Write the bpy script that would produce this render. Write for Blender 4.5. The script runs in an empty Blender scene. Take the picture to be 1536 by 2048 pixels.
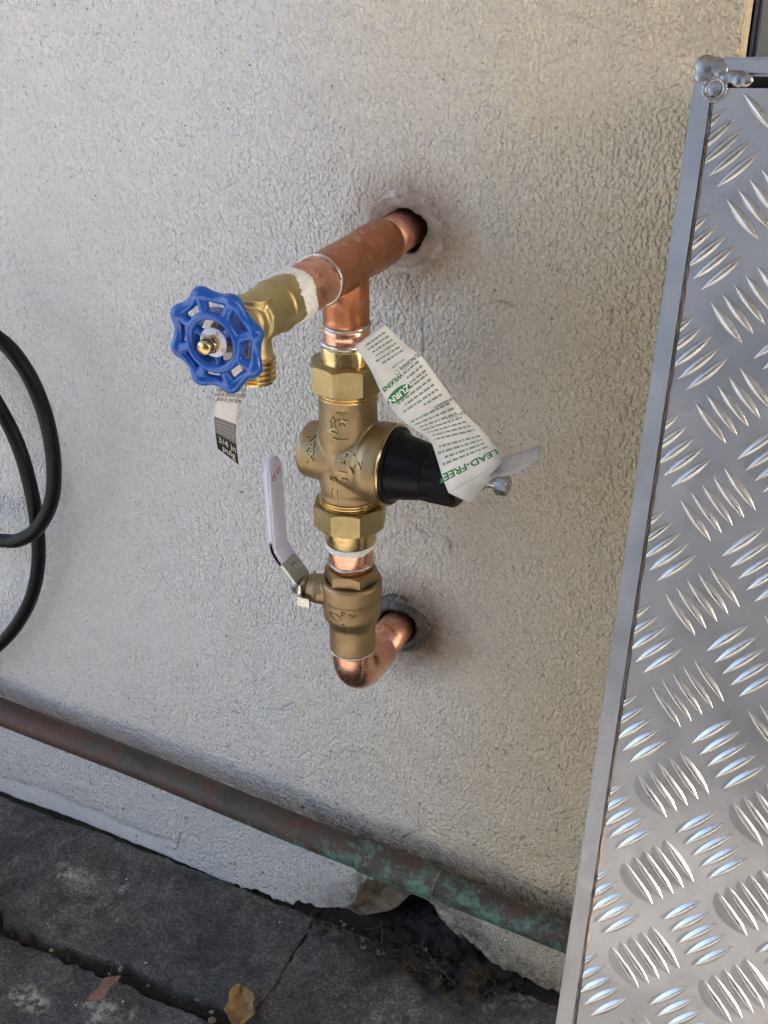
import bpy, bmesh, math, random
import numpy as np
from mathutils import Vector, Matrix
from mathutils.bvhtree import BVHTree

rnd = random.Random(7)
rng = np.random.default_rng(11)
scene = bpy.context.scene
col = scene.collection

# ------------------------------------------------------------------ camera
YAW, PITCH, ROLL, FPX = 0.443052, 0.503268, -0.00393, 2316.14
CAM = Vector((0.26470, -0.58287, 0.74407))
_f = Vector((-math.sin(YAW) * math.cos(PITCH), math.cos(YAW) * math.cos(PITCH), -math.sin(PITCH)))
_r = Vector((math.cos(YAW), math.sin(YAW), 0))
_u = _r.cross(_f)
c_, s_ = math.cos(ROLL), math.sin(ROLL)
RT, UP, FW = c_ * _r + s_ * _u, -s_ * _r + c_ * _u, _f
cd = bpy.data.cameras.new('camera')
cam = bpy.data.objects.new('camera', cd)
col.objects.link(cam)
cd.sensor_fit = 'VERTICAL'
cd.sensor_height = 24.0
cd.lens = 24.0 * FPX / 2048
cd.clip_start = 0.01
cd.clip_end = 500
cam.matrix_world = Matrix(((RT.x, UP.x, -FW.x, CAM.x), (RT.y, UP.y, -FW.y, CAM.y), (RT.z, UP.z, -FW.z, CAM.z), (0, 0, 0, 1)))
scene.camera = cam
scene.render.resolution_x, scene.render.resolution_y = 768, 1024

# ------------------------------------------------------------------ sky, sun, exposure
SUN = Vector((0.85, -0.095, 0.50)).normalized()
world = bpy.data.worlds.new('World')
scene.world = world
world.use_nodes = True
wn = world.node_tree
bg = wn.nodes['Background']
sky = wn.nodes.new('ShaderNodeTexSky')
sky.sky_type = 'NISHITA'
sky.sun_disc = False
sky.sun_elevation = math.asin(SUN.z)
sky.sun_rotation = math.atan2(SUN.x, SUN.y)
sky.air_density = 0.8
sky.dust_density = 3.0
sky.ozone_density = 0.4
wn.links.new(sky.outputs['Color'], bg.inputs['Color'])
bg.inputs['Strength'].default_value = 0.13
sl = bpy.data.lights.new('sun', 'SUN')
sl.energy = 3.2
sl.angle = math.radians(0.6)
sl.color = (1.0, 0.94, 0.86)
so = bpy.data.objects.new('sun', sl)
col.objects.link(so)
so.rotation_euler = SUN.to_track_quat('Z', 'Y').to_euler()
so.location = SUN * 8
scene.view_settings.view_transform = 'Standard'
scene.view_settings.look = 'None'
scene.view_settings.gamma = 1.0
scene.view_settings.use_curve_mapping = False
scene.view_settings.exposure = 2.48


# ------------------------------------------------------------------ pixel helpers (photo is 1536 x 2048)
def ray(px, py):
    return RT * ((px - 768) / FPX) + UP * (-(py - 1024) / FPX) + FW


def at_y(px, py, y):
    r = ray(px, py)
    return CAM + r * ((y - CAM.y) / r.y)


def at_x(px, py, x):
    r = ray(px, py)
    return CAM + r * ((x - CAM.x) / r.x)


def at_z(px, py, z):
    r = ray(px, py)
    return CAM + r * ((z - CAM.z) / r.z)


# ------------------------------------------------------------------ materials
def nodes_of(m):
    m.use_nodes = True
    nt = m.node_tree
    return nt, nt.nodes['Principled BSDF']


def node(nt, kind, **kw):
    n = nt.nodes.new(kind)
    for k, v in kw.items():
        if k in n.inputs:
            n.inputs[k].default_value = v
        else:
            setattr(n, k, v)
    return n


def noise(nt, scale, detail=4.0, rough=0.55, co=None, dist=0.0):
    n = node(nt, 'ShaderNodeTexNoise')
    n.inputs['Scale'].default_value = scale
    n.inputs['Detail'].default_value = detail
    n.inputs['Roughness'].default_value = rough
    n.inputs['Distortion'].default_value = dist
    if co is not None:
        nt.links.new(co, n.inputs['Vector'])
    return n


def ramp(nt, fac, stops, interp='LINEAR'):
    r = node(nt, 'ShaderNodeValToRGB')
    r.color_ramp.interpolation = interp
    els = r.color_ramp.elements
    while len(els) < len(stops):
        els.new(0.5)
    for e, (p, c) in zip(els, stops):
        e.position = p
        e.color = (c, c, c, 1) if isinstance(c, (int, float)) else (*c, 1)
    nt.links.new(fac, r.inputs['Fac'])
    return r


def mix(nt, fac, a, b, kind='MIX'):
    m = node(nt, 'ShaderNodeMix', data_type='RGBA', blend_type=kind)
    for sock, v in ((m.inputs[0], fac), (m.inputs[6], a), (m.inputs[7], b)):
        if isinstance(v, (int, float)):
            sock.default_value = v
        elif isinstance(v, tuple):
            sock.default_value = (*v, 1)
        else:
            nt.links.new(v, sock)
    return m.outputs[2]


def math_n(nt, op, a, b=None, c=None, clamp=False):
    m = node(nt, 'ShaderNodeMath', operation=op, use_clamp=clamp)
    for i, v in enumerate((a, b, c)):
        if v is None:
            continue
        if isinstance(v, (int, float)):
            m.inputs[i].default_value = v
        else:
            nt.links.new(v, m.inputs[i])
    return m.outputs[0]


def bump(nt, bs, height, strength, dist):
    b = node(nt, 'ShaderNodeBump')
    b.inputs['Strength'].default_value = strength
    b.inputs['Distance'].default_value = dist
    nt.links.new(height, b.inputs['Height'])
    nt.links.new(b.outputs['Normal'], bs.inputs['Normal'])
    return b


def position(nt):
    return node(nt, 'ShaderNodeNewGeometry').outputs['Position']


def metal(name, c1, c2, r1, r2, scale=60, bumpd=0.00005, bscale=900, c3=None, spot=None, metallic=1.0, detail=5):
    m = bpy.data.materials.new(name)
    nt, bs = nodes_of(m)
    P = position(nt)
    n = noise(nt, scale, detail, 0.6, P, 0.6)
    f = ramp(nt, n.outputs['Fac'], [(0.35, 0.0), (0.65, 1.0)])
    colr = mix(nt, f.outputs['Color'], c1, c2)
    if c3 is not None:
        n3 = noise(nt, scale * 2.7, 4, 0.6, P)
        lo, hi = spot or (0.55, 0.68)
        f3 = ramp(nt, n3.outputs['Fac'], [(lo, 0.0), (hi, 1.0)])
        colr = mix(nt, f3.outputs['Color'], colr, c3)
    nt.links.new(colr, bs.inputs['Base Color'])
    n2 = noise(nt, scale * 3.3, 4, 0.6, P)
    rr = ramp(nt, n2.outputs['Fac'], [(0.3, r1), (0.7, r2)])
    nt.links.new(rr.outputs['Color'], bs.inputs['Roughness'])
    bs.inputs['Metallic'].default_value = metallic
    nb = noise(nt, bscale, 3, 0.6, P)
    bump(nt, bs, nb.outputs['Fac'], 0.6, bumpd)
    return m


def paint(name, c, rough=0.5, var=0.12, scale=120, bumpd=0.00004, bscale=900, coat=0.0):
    m = bpy.data.materials.new(name)
    nt, bs = nodes_of(m)
    P = position(nt)
    n = noise(nt, scale, 5, 0.6, P)
    d = tuple(x * (1 - var) for x in c)
    e = tuple(min(1, x * (1 + var)) for x in c)
    r = ramp(nt, n.outputs['Fac'], [(0.3, d), (0.7, e)])
    nt.links.new(r.outputs['Color'], bs.inputs['Base Color'])
    bs.inputs['Roughness'].default_value = rough
    bs.inputs['Coat Weight'].default_value = coat
    bs.inputs['Coat Roughness'].default_value = 0.12
    nb = noise(nt, bscale, 3, 0.6, P)
    bump(nt, bs, nb.outputs['Fac'], 0.5, bumpd)
    return m


def flat(name, c, rough=0.6):
    m = bpy.data.materials.new(name)
    nt, bs = nodes_of(m)
    bs.inputs['Base Color'].default_value = (*c, 1)
    bs.inputs['Roughness'].default_value = rough
    return m


M = {}
M['copper'] = metal('copper', (0.80, 0.44, 0.34), (0.60, 0.30, 0.22), 0.28, 0.5, 55, c3=(0.40, 0.17, 0.08), spot=(0.52, 0.7))
M['copper_bright'] = metal('copper_bright', (0.86, 0.48, 0.34), (0.70, 0.33, 0.22), 0.16, 0.34, 70)
M['copper_flux'] = metal('copper_flux', (0.52, 0.21, 0.10), (0.36, 0.145, 0.07), 0.24, 0.46, 60, c3=(0.62, 0.32, 0.22))
M['solder'] = metal('solder', (0.66, 0.64, 0.60), (0.46, 0.43, 0.40), 0.22, 0.45, 200, 0.00015, 500)
M['brass_cast'] = metal('brass_cast', (0.38, 0.275, 0.155), (0.29, 0.21, 0.115), 0.38, 0.52, 45, 0.00012, 1400)
M['brass_nut'] = metal('brass_nut', (0.39, 0.31, 0.155), (0.31, 0.245, 0.12), 0.26, 0.4, 60, 0.00006, 1500)
M['brass_bright'] = metal('brass_bright', (0.66, 0.50, 0.24), (0.55, 0.40, 0.18), 0.16, 0.3, 120, 0.00002)
M['brass_bib'] = metal('brass_bib', (0.53, 0.43, 0.22), (0.44, 0.35, 0.17), 0.36, 0.5, 60, 0.00008, 1500)
M['steel'] = metal('steel', (0.62, 0.60, 0.57), (0.48, 0.46, 0.43), 0.22, 0.4, 200)
M['lever_steel'] = metal('lever_steel', (0.50, 0.52, 0.50), (0.38, 0.41, 0.39), 0.28, 0.45, 150)
M['aluminium'] = metal('aluminium', (0.44, 0.425, 0.42), (0.35, 0.34, 0.34), 0.36, 0.52, 14, 0.00004, 700, c3=(0.30, 0.29, 0.285), spot=(0.55, 0.75), metallic=0.72)
M['aluminium_rail'] = metal('aluminium_rail', (0.46, 0.455, 0.455), (0.38, 0.375, 0.38), 0.4, 0.55, 30, 0.00004, 700)
M['tread'] = metal('tread', (0.62, 0.60, 0.58), (0.48, 0.465, 0.45), 0.24, 0.38, 60, 0.00008, 600)
M['weld'] = metal('weld', (0.40, 0.385, 0.375), (0.27, 0.26, 0.25), 0.25, 0.45, 150, 0.0003, 300)
M['blue'] = paint('blue_enamel', (0.002, 0.085, 0.42), 0.26, 0.08, 60, 0.00002, 500, 0.35)
M['black_plastic'] = paint('black_plastic', (0.006, 0.006, 0.008), 0.36, 0.3, 200)
M['rubber'] = paint('black_rubber', (0.005, 0.005, 0.006), 0.36, 0.3, 200)
for k_ in ('rubber', 'black_plastic'):
    M[k_].node_tree.nodes['Principled BSDF'].inputs['Specular IOR Level'].default_value = 0.18
M['vinyl'] = paint('white_vinyl', (0.66, 0.66, 0.80), 0.45, 0.05, 100)
M['dope'] = paint('pipe_dope', (0.80, 0.80, 0.76), 0.5, 0.1, 400, 0.0005, 500)
M['door'] = paint('door_paint', (0.24, 0.26, 0.30), 0.5, 0.12, 25)
M['dark_reveal'] = paint('dark_reveal', (0.06, 0.07, 0.11), 0.6, 0.2, 60)
M['slot'] = flat('slot_backing', (0.012, 0.012, 0.012), 0.8)
M['paper'] = paint('paper', (0.68, 0.69, 0.68), 0.6, 0.14, 70, 0.0012, 110)
M['paper_bib'] = paint('paper_bib', (0.74, 0.74, 0.76), 0.45, 0.03, 100)
M['paper_back'] = paint('paper_back', (0.40, 0.36, 0.33), 0.5, 0.1, 120)
M['green_ink'] = flat('green_ink', (0.012, 0.20, 0.075))
M['grey_green_ink'] = flat('grey_green_ink', (0.19, 0.26, 0.225))
M['black_ink'] = flat('black_ink', (0.015, 0.015, 0.017), 0.4)
M['grey_ink'] = flat('grey_ink', (0.19, 0.19, 0.20), 0.45)
M['light_ink'] = flat('light_grey_ink', (0.36, 0.36, 0.37), 0.45)
M['white_ink'] = flat('white_ink', (0.8, 0.8, 0.8), 0.45)
M['red_ink'] = flat('red_ink', (0.42, 0.03, 0.12), 0.5)
M['leaf'] = paint('dry_leaf', (0.30, 0.19, 0.075), 0.7, 0.35, 200, 0.0004, 300)
M['chip'] = paint('wood_chip', (0.20, 0.11, 0.085), 0.75, 0.25, 300, 0.0003, 500)
M['crumb'] = paint('mortar_crumb', (0.21, 0.17, 0.12), 0.9, 0.35, 250, 0.0006, 400)
M['soil'] = paint('dark_soil', (0.022, 0.018, 0.014), 0.95, 0.5, 250, 0.001, 500)
M['root'] = paint('root', (0.07, 0.055, 0.035), 0.9, 0.5, 150)
M['fleck'] = paint('paint_fleck', (0.62, 0.62, 0.58), 0.7, 0.2, 150)
M['added_eave'] = paint('blocker_paint', (0.55, 0.52, 0.46), 0.7, 0.08, 10)
M['ground'] = paint('sunlit_concrete', (0.44, 0.43, 0.41), 0.9, 0.12, 3, 0.002, 60)


def patina():
    m = bpy.data.materials.new('weathered_copper')
    nt, bs = nodes_of(m)
    P = position(nt)
    sep = node(nt, 'ShaderNodeSeparateXYZ')
    nt.links.new(P, sep.inputs[0])
    n1 = noise(nt, 28, 6, 0.65, P, 0.8)
    base = ramp(nt, n1.outputs['Fac'], [(0.30, (0.04, 0.034, 0.03)), (0.50, (0.085, 0.072, 0.062)), (0.60, (0.105, 0.055, 0.045)), (0.70, (0.10, 0.085, 0.075))])
    # verdigris belongs to the right-hand, wetter length of the pipe
    xr = node(nt, 'ShaderNodeMapRange')
    nt.links.new(sep.outputs['X'], xr.inputs['Value'])
    for k, v in zip(('From Min', 'From Max', 'To Min', 'To Max'), (-0.19, -0.02, -0.16, 0.10)):
        xr.inputs[k].default_value = v
    n2 = noise(nt, 75, 8, 0.72, P, 0.3)
    gn = node(nt, 'ShaderNodeNewGeometry')
    sn = node(nt, 'ShaderNodeSeparateXYZ')
    nt.links.new(gn.outputs['Normal'], sn.inputs[0])
    g = math_n(nt, 'ADD', math_n(nt, 'ADD', n2.outputs['Fac'], xr.outputs['Result']), math_n(nt, 'MULTIPLY', sn.outputs['Z'], -0.10))
    gm = ramp(nt, g, [(0.50, 0.0), (0.62, 0.75), (0.75, 1.0)])
    n4 = noise(nt, 220, 4, 0.6, P)
    gcol = ramp(nt, n4.outputs['Fac'], [(0.3, (0.045, 0.10, 0.085)), (0.7, (0.16, 0.32, 0.26))])
    c = mix(nt, gm.outputs['Color'], base.outputs['Color'], gcol.outputs['Color'])
    n3 = noise(nt, 900, 2, 0.5, P)
    sp = ramp(nt, n3.outputs['Fac'], [(0.72, 0.0), (0.75, 1.0)])
    c = mix(nt, sp.outputs['Color'], c, (0.45, 0.43, 0.38))
    nt.links.new(c, bs.inputs['Base Color'])
    mt = ramp(nt, gm.outputs['Color'], [(0.0, 0.45), (1.0, 0.0)])
    nt.links.new(mt.outputs['Color'], bs.inputs['Metallic'])
    bs.inputs['Roughness'].default_value = 0.58
    bump(nt, bs, n4.outputs['Fac'], 0.6, 0.0004)
    return m


M['patina'] = patina()

ZT = 0.5703          # height of the tap pipe
ZE = 0.308           # height of the lower pipe
HOLES = ((0.0, ZT, 0.0165, 0.0235), (0.001, ZE, 0.0155, 0.020))


def wall_material():
    m = bpy.data.materials.new('stucco_paint')
    nt, bs = nodes_of(m)
    P = position(nt)
    sep = node(nt, 'ShaderNodeSeparateXYZ')
    nt.links.new(P, sep.inputs[0])
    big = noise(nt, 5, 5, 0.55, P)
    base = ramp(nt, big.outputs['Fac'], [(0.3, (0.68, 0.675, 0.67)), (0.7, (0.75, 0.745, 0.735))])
    # warm light put into the base colour, yellower towards the door end
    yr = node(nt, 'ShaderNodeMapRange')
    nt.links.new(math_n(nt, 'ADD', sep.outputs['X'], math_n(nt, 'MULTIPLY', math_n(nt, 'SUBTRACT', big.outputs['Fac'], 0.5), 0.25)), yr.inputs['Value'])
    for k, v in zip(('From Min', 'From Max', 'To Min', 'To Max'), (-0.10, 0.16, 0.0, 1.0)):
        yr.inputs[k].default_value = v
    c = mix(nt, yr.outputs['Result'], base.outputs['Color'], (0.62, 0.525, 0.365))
    # stains round the two pipe holes
    for hx, hz, r0, r1 in HOLES:
        dx = math_n(nt, 'SUBTRACT', sep.outputs['X'], hx + 0.004)
        dz = math_n(nt, 'SUBTRACT', sep.outputs['Z'], hz - 0.002)
        d = math_n(nt, 'SQRT', math_n(nt, 'ADD', math_n(nt, 'MULTIPLY', dx, dx), math_n(nt, 'MULTIPLY', dz, dz)))
        nn = noise(nt, 70, 5, 0.65, P)
        d = math_n(nt, 'ADD', d, math_n(nt, 'MULTIPLY', math_n(nt, 'SUBTRACT', nn.outputs['Fac'], 0.5), 0.020))
        k = ramp(nt, math_n(nt, 'MULTIPLY', d, 20), [(0.32, 0.9), (0.55, 0.5), (0.90, 0.0)] if hz > 0.4 else [(0.36, 1.0), (0.60, 0.55), (1.0, 0.0)])
        c = mix(nt, k.outputs['Color'], c, (0.33, 0.22, 0.14) if hz > 0.4 else (0.14, 0.09, 0.06))
    # grime low on the right, dark flecks everywhere, more of them lower right
    gz = node(nt, 'ShaderNodeMapRange')
    nt.links.new(math_n(nt, 'ADD', sep.outputs['Z'], math_n(nt, 'MULTIPLY', sep.outputs['X'], -0.45)), gz.inputs['Value'])
    for k, v in zip(('From Min', 'From Max', 'To Min', 'To Max'), (0.08, 0.40, 1.0, 0.0)):
        gz.inputs[k].default_value = v
    n5 = noise(nt, 140, 6, 0.75, P)
    th = math_n(nt, 'ADD', n5.outputs['Fac'], math_n(nt, 'MULTIPLY', gz.outputs['Result'], 0.05))
    fl = ramp(nt, th, [(0.645, 0.0), (0.685, 1.0)])
    c = mix(nt, math_n(nt, 'MULTIPLY', fl.outputs['Color'], 0.75), c, (0.09, 0.075, 0.06))
    n6 = noise(nt, 420, 3, 0.6, P)
    f6 = ramp(nt, n6.outputs['Fac'], [(0.66, 0.0), (0.70, 1.0)])
    c = mix(nt, math_n(nt, 'MULTIPLY', f6.outputs['Color'], 0.7), c, (0.08, 0.07, 0.06))
    # black mould plus the pipe's painted-in shadow, from a vertex attribute
    at = node(nt, 'ShaderNodeAttribute', attribute_name='grime_shade')
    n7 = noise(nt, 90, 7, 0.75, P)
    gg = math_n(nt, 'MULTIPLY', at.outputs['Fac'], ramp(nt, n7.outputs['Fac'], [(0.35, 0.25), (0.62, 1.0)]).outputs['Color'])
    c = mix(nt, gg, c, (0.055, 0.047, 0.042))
    at2 = node(nt, 'ShaderNodeAttribute', attribute_name='mortar')
    n8 = noise(nt, 160, 5, 0.6, P)
    mc = ramp(nt, n8.outputs['Fac'], [(0.3, (0.30, 0.25, 0.21)), (0.7, (0.52, 0.46, 0.41))])
    c = mix(nt, at2.outputs['Fac'], c, mc.outputs['Color'])
    at3 = node(nt, 'ShaderNodeAttribute', attribute_name='crack')
    c = mix(nt, at3.outputs['Fac'], c, (0.16, 0.13, 0.10))
    nt.links.new(c, bs.inputs['Base Color'])
    bs.inputs['Roughness'].default_value = 0.62
    # rolled texture: short raised worms of paint
    mp = node(nt, 'ShaderNodeMapping')
    nt.links.new(P, mp.inputs['Vector'])
    mp.inputs['Scale'].default_value = (1.15, 1.0, 0.85)
    w = noise(nt, 400, 1.4, 0.45, mp.outputs['Vector'], 0.25)
    wr = ramp(nt, w.outputs['Fac'], [(0.25, 0.0), (0.75, 1.0)])
    w2 = noise(nt, 120, 3, 0.5, P)
    h = math_n(nt, 'ADD', wr.outputs['Color'], math_n(nt, 'MULTIPLY', w2.outputs['Fac'], 0.9))
    sm = node(nt, 'ShaderNodeAttribute', attribute_name='smooth')
    h = math_n(nt, 'MULTIPLY', h, math_n(nt, 'SUBTRACT', 1.0, sm.outputs['Fac']))
    bump(nt, bs, h, 0.95, 0.0027)
    return m


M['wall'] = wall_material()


def pavement_material():
    m = bpy.data.materials.new('old_dark_concrete')
    nt, bs = nodes_of(m)
    P = position(nt)
    n1 = noise(nt, 9, 7, 0.65, P, 0.4)
    base = ramp(nt, n1.outputs['Fac'], [(0.30, (0.034, 0.037, 0.042)), (0.45, (0.085, 0.087, 0.092)), (0.56, (0.105, 0.099, 0.091)), (0.68, (0.20, 0.195, 0.19))])
    n2 = noise(nt, 420, 6, 0.75, P)
    gr = ramp(nt, n2.outputs['Fac'], [(0.32, 0.35), (0.5, 0.85), (0.68, 2.0)])
    c = mix(nt, 1.0, base.outputs['Color'], gr.outputs['Color'], 'MULTIPLY')
    n9 = noise(nt, 45, 6, 0.7, P, 1.0)
    c = mix(nt, 1.0, c, ramp(nt, n9.outputs['Fac'], [(0.35, 0.55), (0.65, 1.45)]).outputs['Color'], 'MULTIPLY')
    n3 = noise(nt, 30, 6, 0.7, P, 0.5)
    pl = ramp(nt, n3.outputs['Fac'], [(0.66, 0.0), (0.72, 1.0)])
    c = mix(nt, math_n(nt, 'MULTIPLY', pl.outputs['Color'], 0.55), c, (0.30, 0.29, 0.27))
    sc = node(nt, 'ShaderNodeAttribute', attribute_name='scrape')
    n10 = noise(nt, 160, 6, 0.75, P)
    c = mix(nt, math_n(nt, 'MULTIPLY', sc.outputs['Fac'], ramp(nt, n10.outputs['Fac'], [(0.46, 0.0), (0.56, 1.0)]).outputs['Color']), c, (0.40, 0.39, 0.36))
    at = node(nt, 'ShaderNodeAttribute', attribute_name='soil')
    c = mix(nt, at.outputs['Fac'], c, (0.020, 0.016, 0.012))
    nt.links.new(c, bs.inputs['Base Color'])
    bs.inputs['Roughness'].default_value = 0.85
    h = math_n(nt, 'ADD', n2.outputs['Fac'], math_n(nt, 'MULTIPLY', n3.outputs['Fac'], 1.2))
    bump(nt, bs, h, 0.8, 0.0022)
    return m


M['pavement'] = pavement_material()


def masonry_material():
    m = bpy.data.materials.new('old_masonry')
    nt, bs = nodes_of(m)
    P = position(nt)
    n1 = noise(nt, 60, 7, 0.7, P, 0.6)
    r = ramp(nt, n1.outputs['Fac'], [(0.35, (0.07, 0.055, 0.04)), (0.5, (0.26, 0.20, 0.14)), (0.68, (0.42, 0.35, 0.26))])
    nt.links.new(r.outputs['Color'], bs.inputs['Base Color'])
    bs.inputs['Roughness'].default_value = 0.9
    bump(nt, bs, n1.outputs['Fac'], 0.8, 0.003)
    return m


M['masonry'] = masonry_material()


# ------------------------------------------------------------------ mesh helpers
WORLD = {}


def link(name, me, mat, parent=None, smooth=True, auto=None, recentre=True):
    if mat is not None:
        me.materials.clear()
        me.materials.append(M[mat])
    n = len(me.vertices)
    co = np.empty(n * 3, dtype=np.float32)
    me.vertices.foreach_get('co', co)
    co = co.reshape(-1, 3)
    org = np.zeros(3)
    if recentre:
        lo, hi = co.min(0), co.max(0)
        org = np.array([(lo[0] + hi[0]) / 2, (lo[1] + hi[1]) / 2, lo[2]])
        me.vertices.foreach_set('co', (co - org).astype(np.float32).ravel())
    if smooth:
        me.polygons.foreach_set('use_smooth', [True] * len(me.polygons))
        if auto is not None:
            me.set_sharp_from_angle(angle=math.radians(auto))
    me.update()
    o = bpy.data.objects.new(name, me)
    col.objects.link(o)
    w = Vector(org)
    if parent is not None:
        o.parent = parent
        o.location = w - WORLD[parent]
    else:
        o.location = w
    WORLD[o] = w
    return o


def empty(name, loc):
    o = bpy.data.objects.new(name, None)
    o.empty_display_size = 0.05
    col.objects.link(o)
    o.location = loc
    WORLD[o] = Vector(loc)
    return o


def tag(o, label, cat, group=None):
    o['label'] = label
    o['category'] = cat
    if group:
        o['group'] = group
    return o


def pyd(name, vs, fs):
    me = bpy.data.meshes.new(name)
    me.from_pydata([tuple(v) for v in vs], [], fs)
    me.update()
    return me


def frame(d):
    d = Vector(d).normalized()
    a = Vector((0, 0, 1)) if abs(d.z) < 0.9 else Vector((0, 1, 0))
    x = a.cross(d).normalized()
    return x, d.cross(x), d


def lathe(origin, axis, prof, seg=48, jitter=0.0, seed=1, flats=0, rot=0.0):
    """prof: list of (h along axis, radius); capped at both ends; flats>0 makes a polygon nut"""
    x, y, d = frame(axis)
    o = Vector(origin)
    r_ = random.Random(seed)
    n = flats or seg
    vs, fs = [], []
    for h, r in prof:
        for k in range(n):
            a = rot + 2 * math.pi * k / n
            rr = r * (1 + jitter * r_.uniform(-1, 1))
            vs.append(o + d * (h + (jitter * r_.uniform(-1, 1) * 0.1 * r if jitter else 0)) + x * (math.cos(a) * rr) + y * (math.sin(a) * rr))
    m = len(prof)
    for i in range(m - 1):
        for k in range(n):
            k2 = (k + 1) % n
            fs.append((i * n + k, i * n + k2, (i + 1) * n + k2, (i + 1) * n + k))
    fs.append(tuple(range(n - 1, -1, -1)))
    fs.append(tuple((m - 1) * n + k for k in range(n)))
    return vs, fs


def nut(origin, axis, h0, h1, R, n, rot, ch=0.0014, seg_in=None):
    """polygonal nut whose corners are cut by a cone at both ends"""
    x, y, d = frame(axis)
    o = Vector(origin)
    per = 8
    ri = R * math.cos(math.pi / n)
    prof = []
    vs, fs = [], []
    tot = n * per
    rows = [(h0, 'c'), (h0, 'p'), (h1, 'p'), (h1, 'c')]
    for h, kind in rows:
        for k in range(tot):
            a = 2 * math.pi * k / tot
            loc = (a % (2 * math.pi / n)) - math.pi / n
            rp = ri / math.cos(loc)
            over = rp - ri * 1.01
            if kind == 'c':
                rr = min(rp, ri * 0.985)
                hh = h
            else:
                rr = rp
                dh = max(0.0003, over * 0.75 + 0.0003)
                hh = h + dh if h == h0 else h - dh
            vs.append(o + d * hh + x * (math.cos(a + rot) * rr) + y * (math.sin(a + rot) * rr))
    for i in range(3):
        for k in range(tot):
            k2 = (k + 1) % tot
            fs.append((i * tot + k, i * tot + k2, (i + 1) * tot + k2, (i + 1) * tot + k))
    fs.append(tuple(range(tot - 1, -1, -1)))
    fs.append(tuple(3 * tot + k for k in range(tot)))
    return vs, fs


def tube(path, rad, seg=12, closed=False, cap=True, squash=None):
    pts = [Vector(p) for p in path]
    n = len(pts)
    rads = rad if isinstance(rad, (list, tuple)) else [rad] * n
    vs, fs = [], []
    prev = None
    for i, p in enumerate(pts):
        if closed:
            t = (pts[(i + 1) % n] - pts[i - 1]).normalized()
        else:
            t = (pts[min(i + 1, n - 1)] - pts[max(i - 1, 0)]).normalized()
        if prev is None:
            x, y, _ = frame(t)
        else:
            x = (prev - t * prev.dot(t)).normalized()
            y = t.cross(x)
        prev = x
        for k in range(seg):
            a = 2 * math.pi * k / seg
            vs.append(p + x * (math.cos(a) * rads[i]) + y * (math.sin(a) * rads[i]))
    m = n if closed else n - 1
    for i in range(m):
        j = (i + 1) % n
        for k in range(seg):
            k2 = (k + 1) % seg
            fs.append((i * seg + k, i * seg + k2, j * seg + k2, j * seg + k))
    if not closed and cap:
        fs.append(tuple(range(seg - 1, -1, -1)))
        fs.append(tuple((n - 1) * seg + k for k in range(seg)))
    return vs, fs


def box(x0, x1, y0, y1, z0, z1):
    vs = [(x, y, z) for x in (x0, x1) for y in (y0, y1) for z in (z0, z1)]
    fs = [(0, 1, 3, 2), (4, 6, 7, 5), (0, 4, 5, 1), (2, 3, 7, 6), (0, 2, 6, 4), (1, 5, 7, 3)]
    return vs, fs


def join(*parts):
    V, F = [], []
    for vs, fs in parts:
        b = len(V)
        V += list(vs)
        F += [tuple(i + b for i in f) for f in fs]
    return V, F


def bevelled(me, w, seg=2):
    bm = bmesh.new()
    bm.from_mesh(me)
    bmesh.ops.bevel(bm, geom=bm.edges[:], offset=w, segments=seg, affect='EDGES', clamp_overlap=True)
    bm.to_mesh(me)
    bm.free()
    return me


def catmull(pts, n):
    P = [Vector(p) for p in pts]
    out = []
    for i in range(len(P) - 1):
        p0, p1, p2, p3 = P[max(i - 1, 0)], P[i], P[i + 1], P[min(i + 2, len(P) - 1)]
        for k in range(n):
            t = k / n
            out.append(0.5 * ((2 * p1) + (p2 - p0) * t + (2 * p0 - 5 * p1 + 4 * p2 - p3) * t * t + (3 * p1 - p0 - 3 * p2 + p3) * t ** 3))
    out.append(P[-1])
    return out


def remeshed(vs, fs, voxel, smooth_it=4):
    me = pyd('tmp', vs, fs)
    o = bpy.data.objects.new('tmp', me)
    col.objects.link(o)
    md = o.modifiers.new('r', 'REMESH')
    md.mode = 'VOXEL'
    md.voxel_size = voxel
    ms = o.modifiers.new('s', 'SMOOTH')
    ms.factor = 0.5
    ms.iterations = smooth_it
    dg = bpy.context.evaluated_depsgraph_get()
    out = bpy.data.meshes.new_from_object(o.evaluated_get(dg))
    bpy.data.objects.remove(o)
    bpy.data.meshes.remove(me)
    return out


_txt = {}


def text_flat(s, size, depth=0.0, shear=0.0, bold=0.0):
    """flat (or slightly thick) lettering centred on the origin in its own XY plane"""
    key = (s, size, depth, shear, bold)
    if key in _txt:
        return _txt[key]
    cu = bpy.data.curves.new('t', 'FONT')
    cu.body = s
    cu.size = size
    cu.extrude = depth
    cu.resolution_u = 3
    cu.align_x = 'CENTER'
    cu.align_y = 'CENTER'
    cu.shear = shear
    cu.offset = bold
    o = bpy.data.objects.new('t', cu)
    col.objects.link(o)
    dg = bpy.context.evaluated_depsgraph_get()
    me = bpy.data.meshes.new_from_object(o.evaluated_get(dg))
    vs = [v.co.copy() for v in me.vertices]
    fs = [tuple(p.vertices) for p in me.polygons]
    bpy.data.objects.remove(o)
    bpy.data.curves.remove(cu)
    bpy.data.meshes.remove(me)
    _txt[key] = (vs, fs)
    return vs, fs


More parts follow.
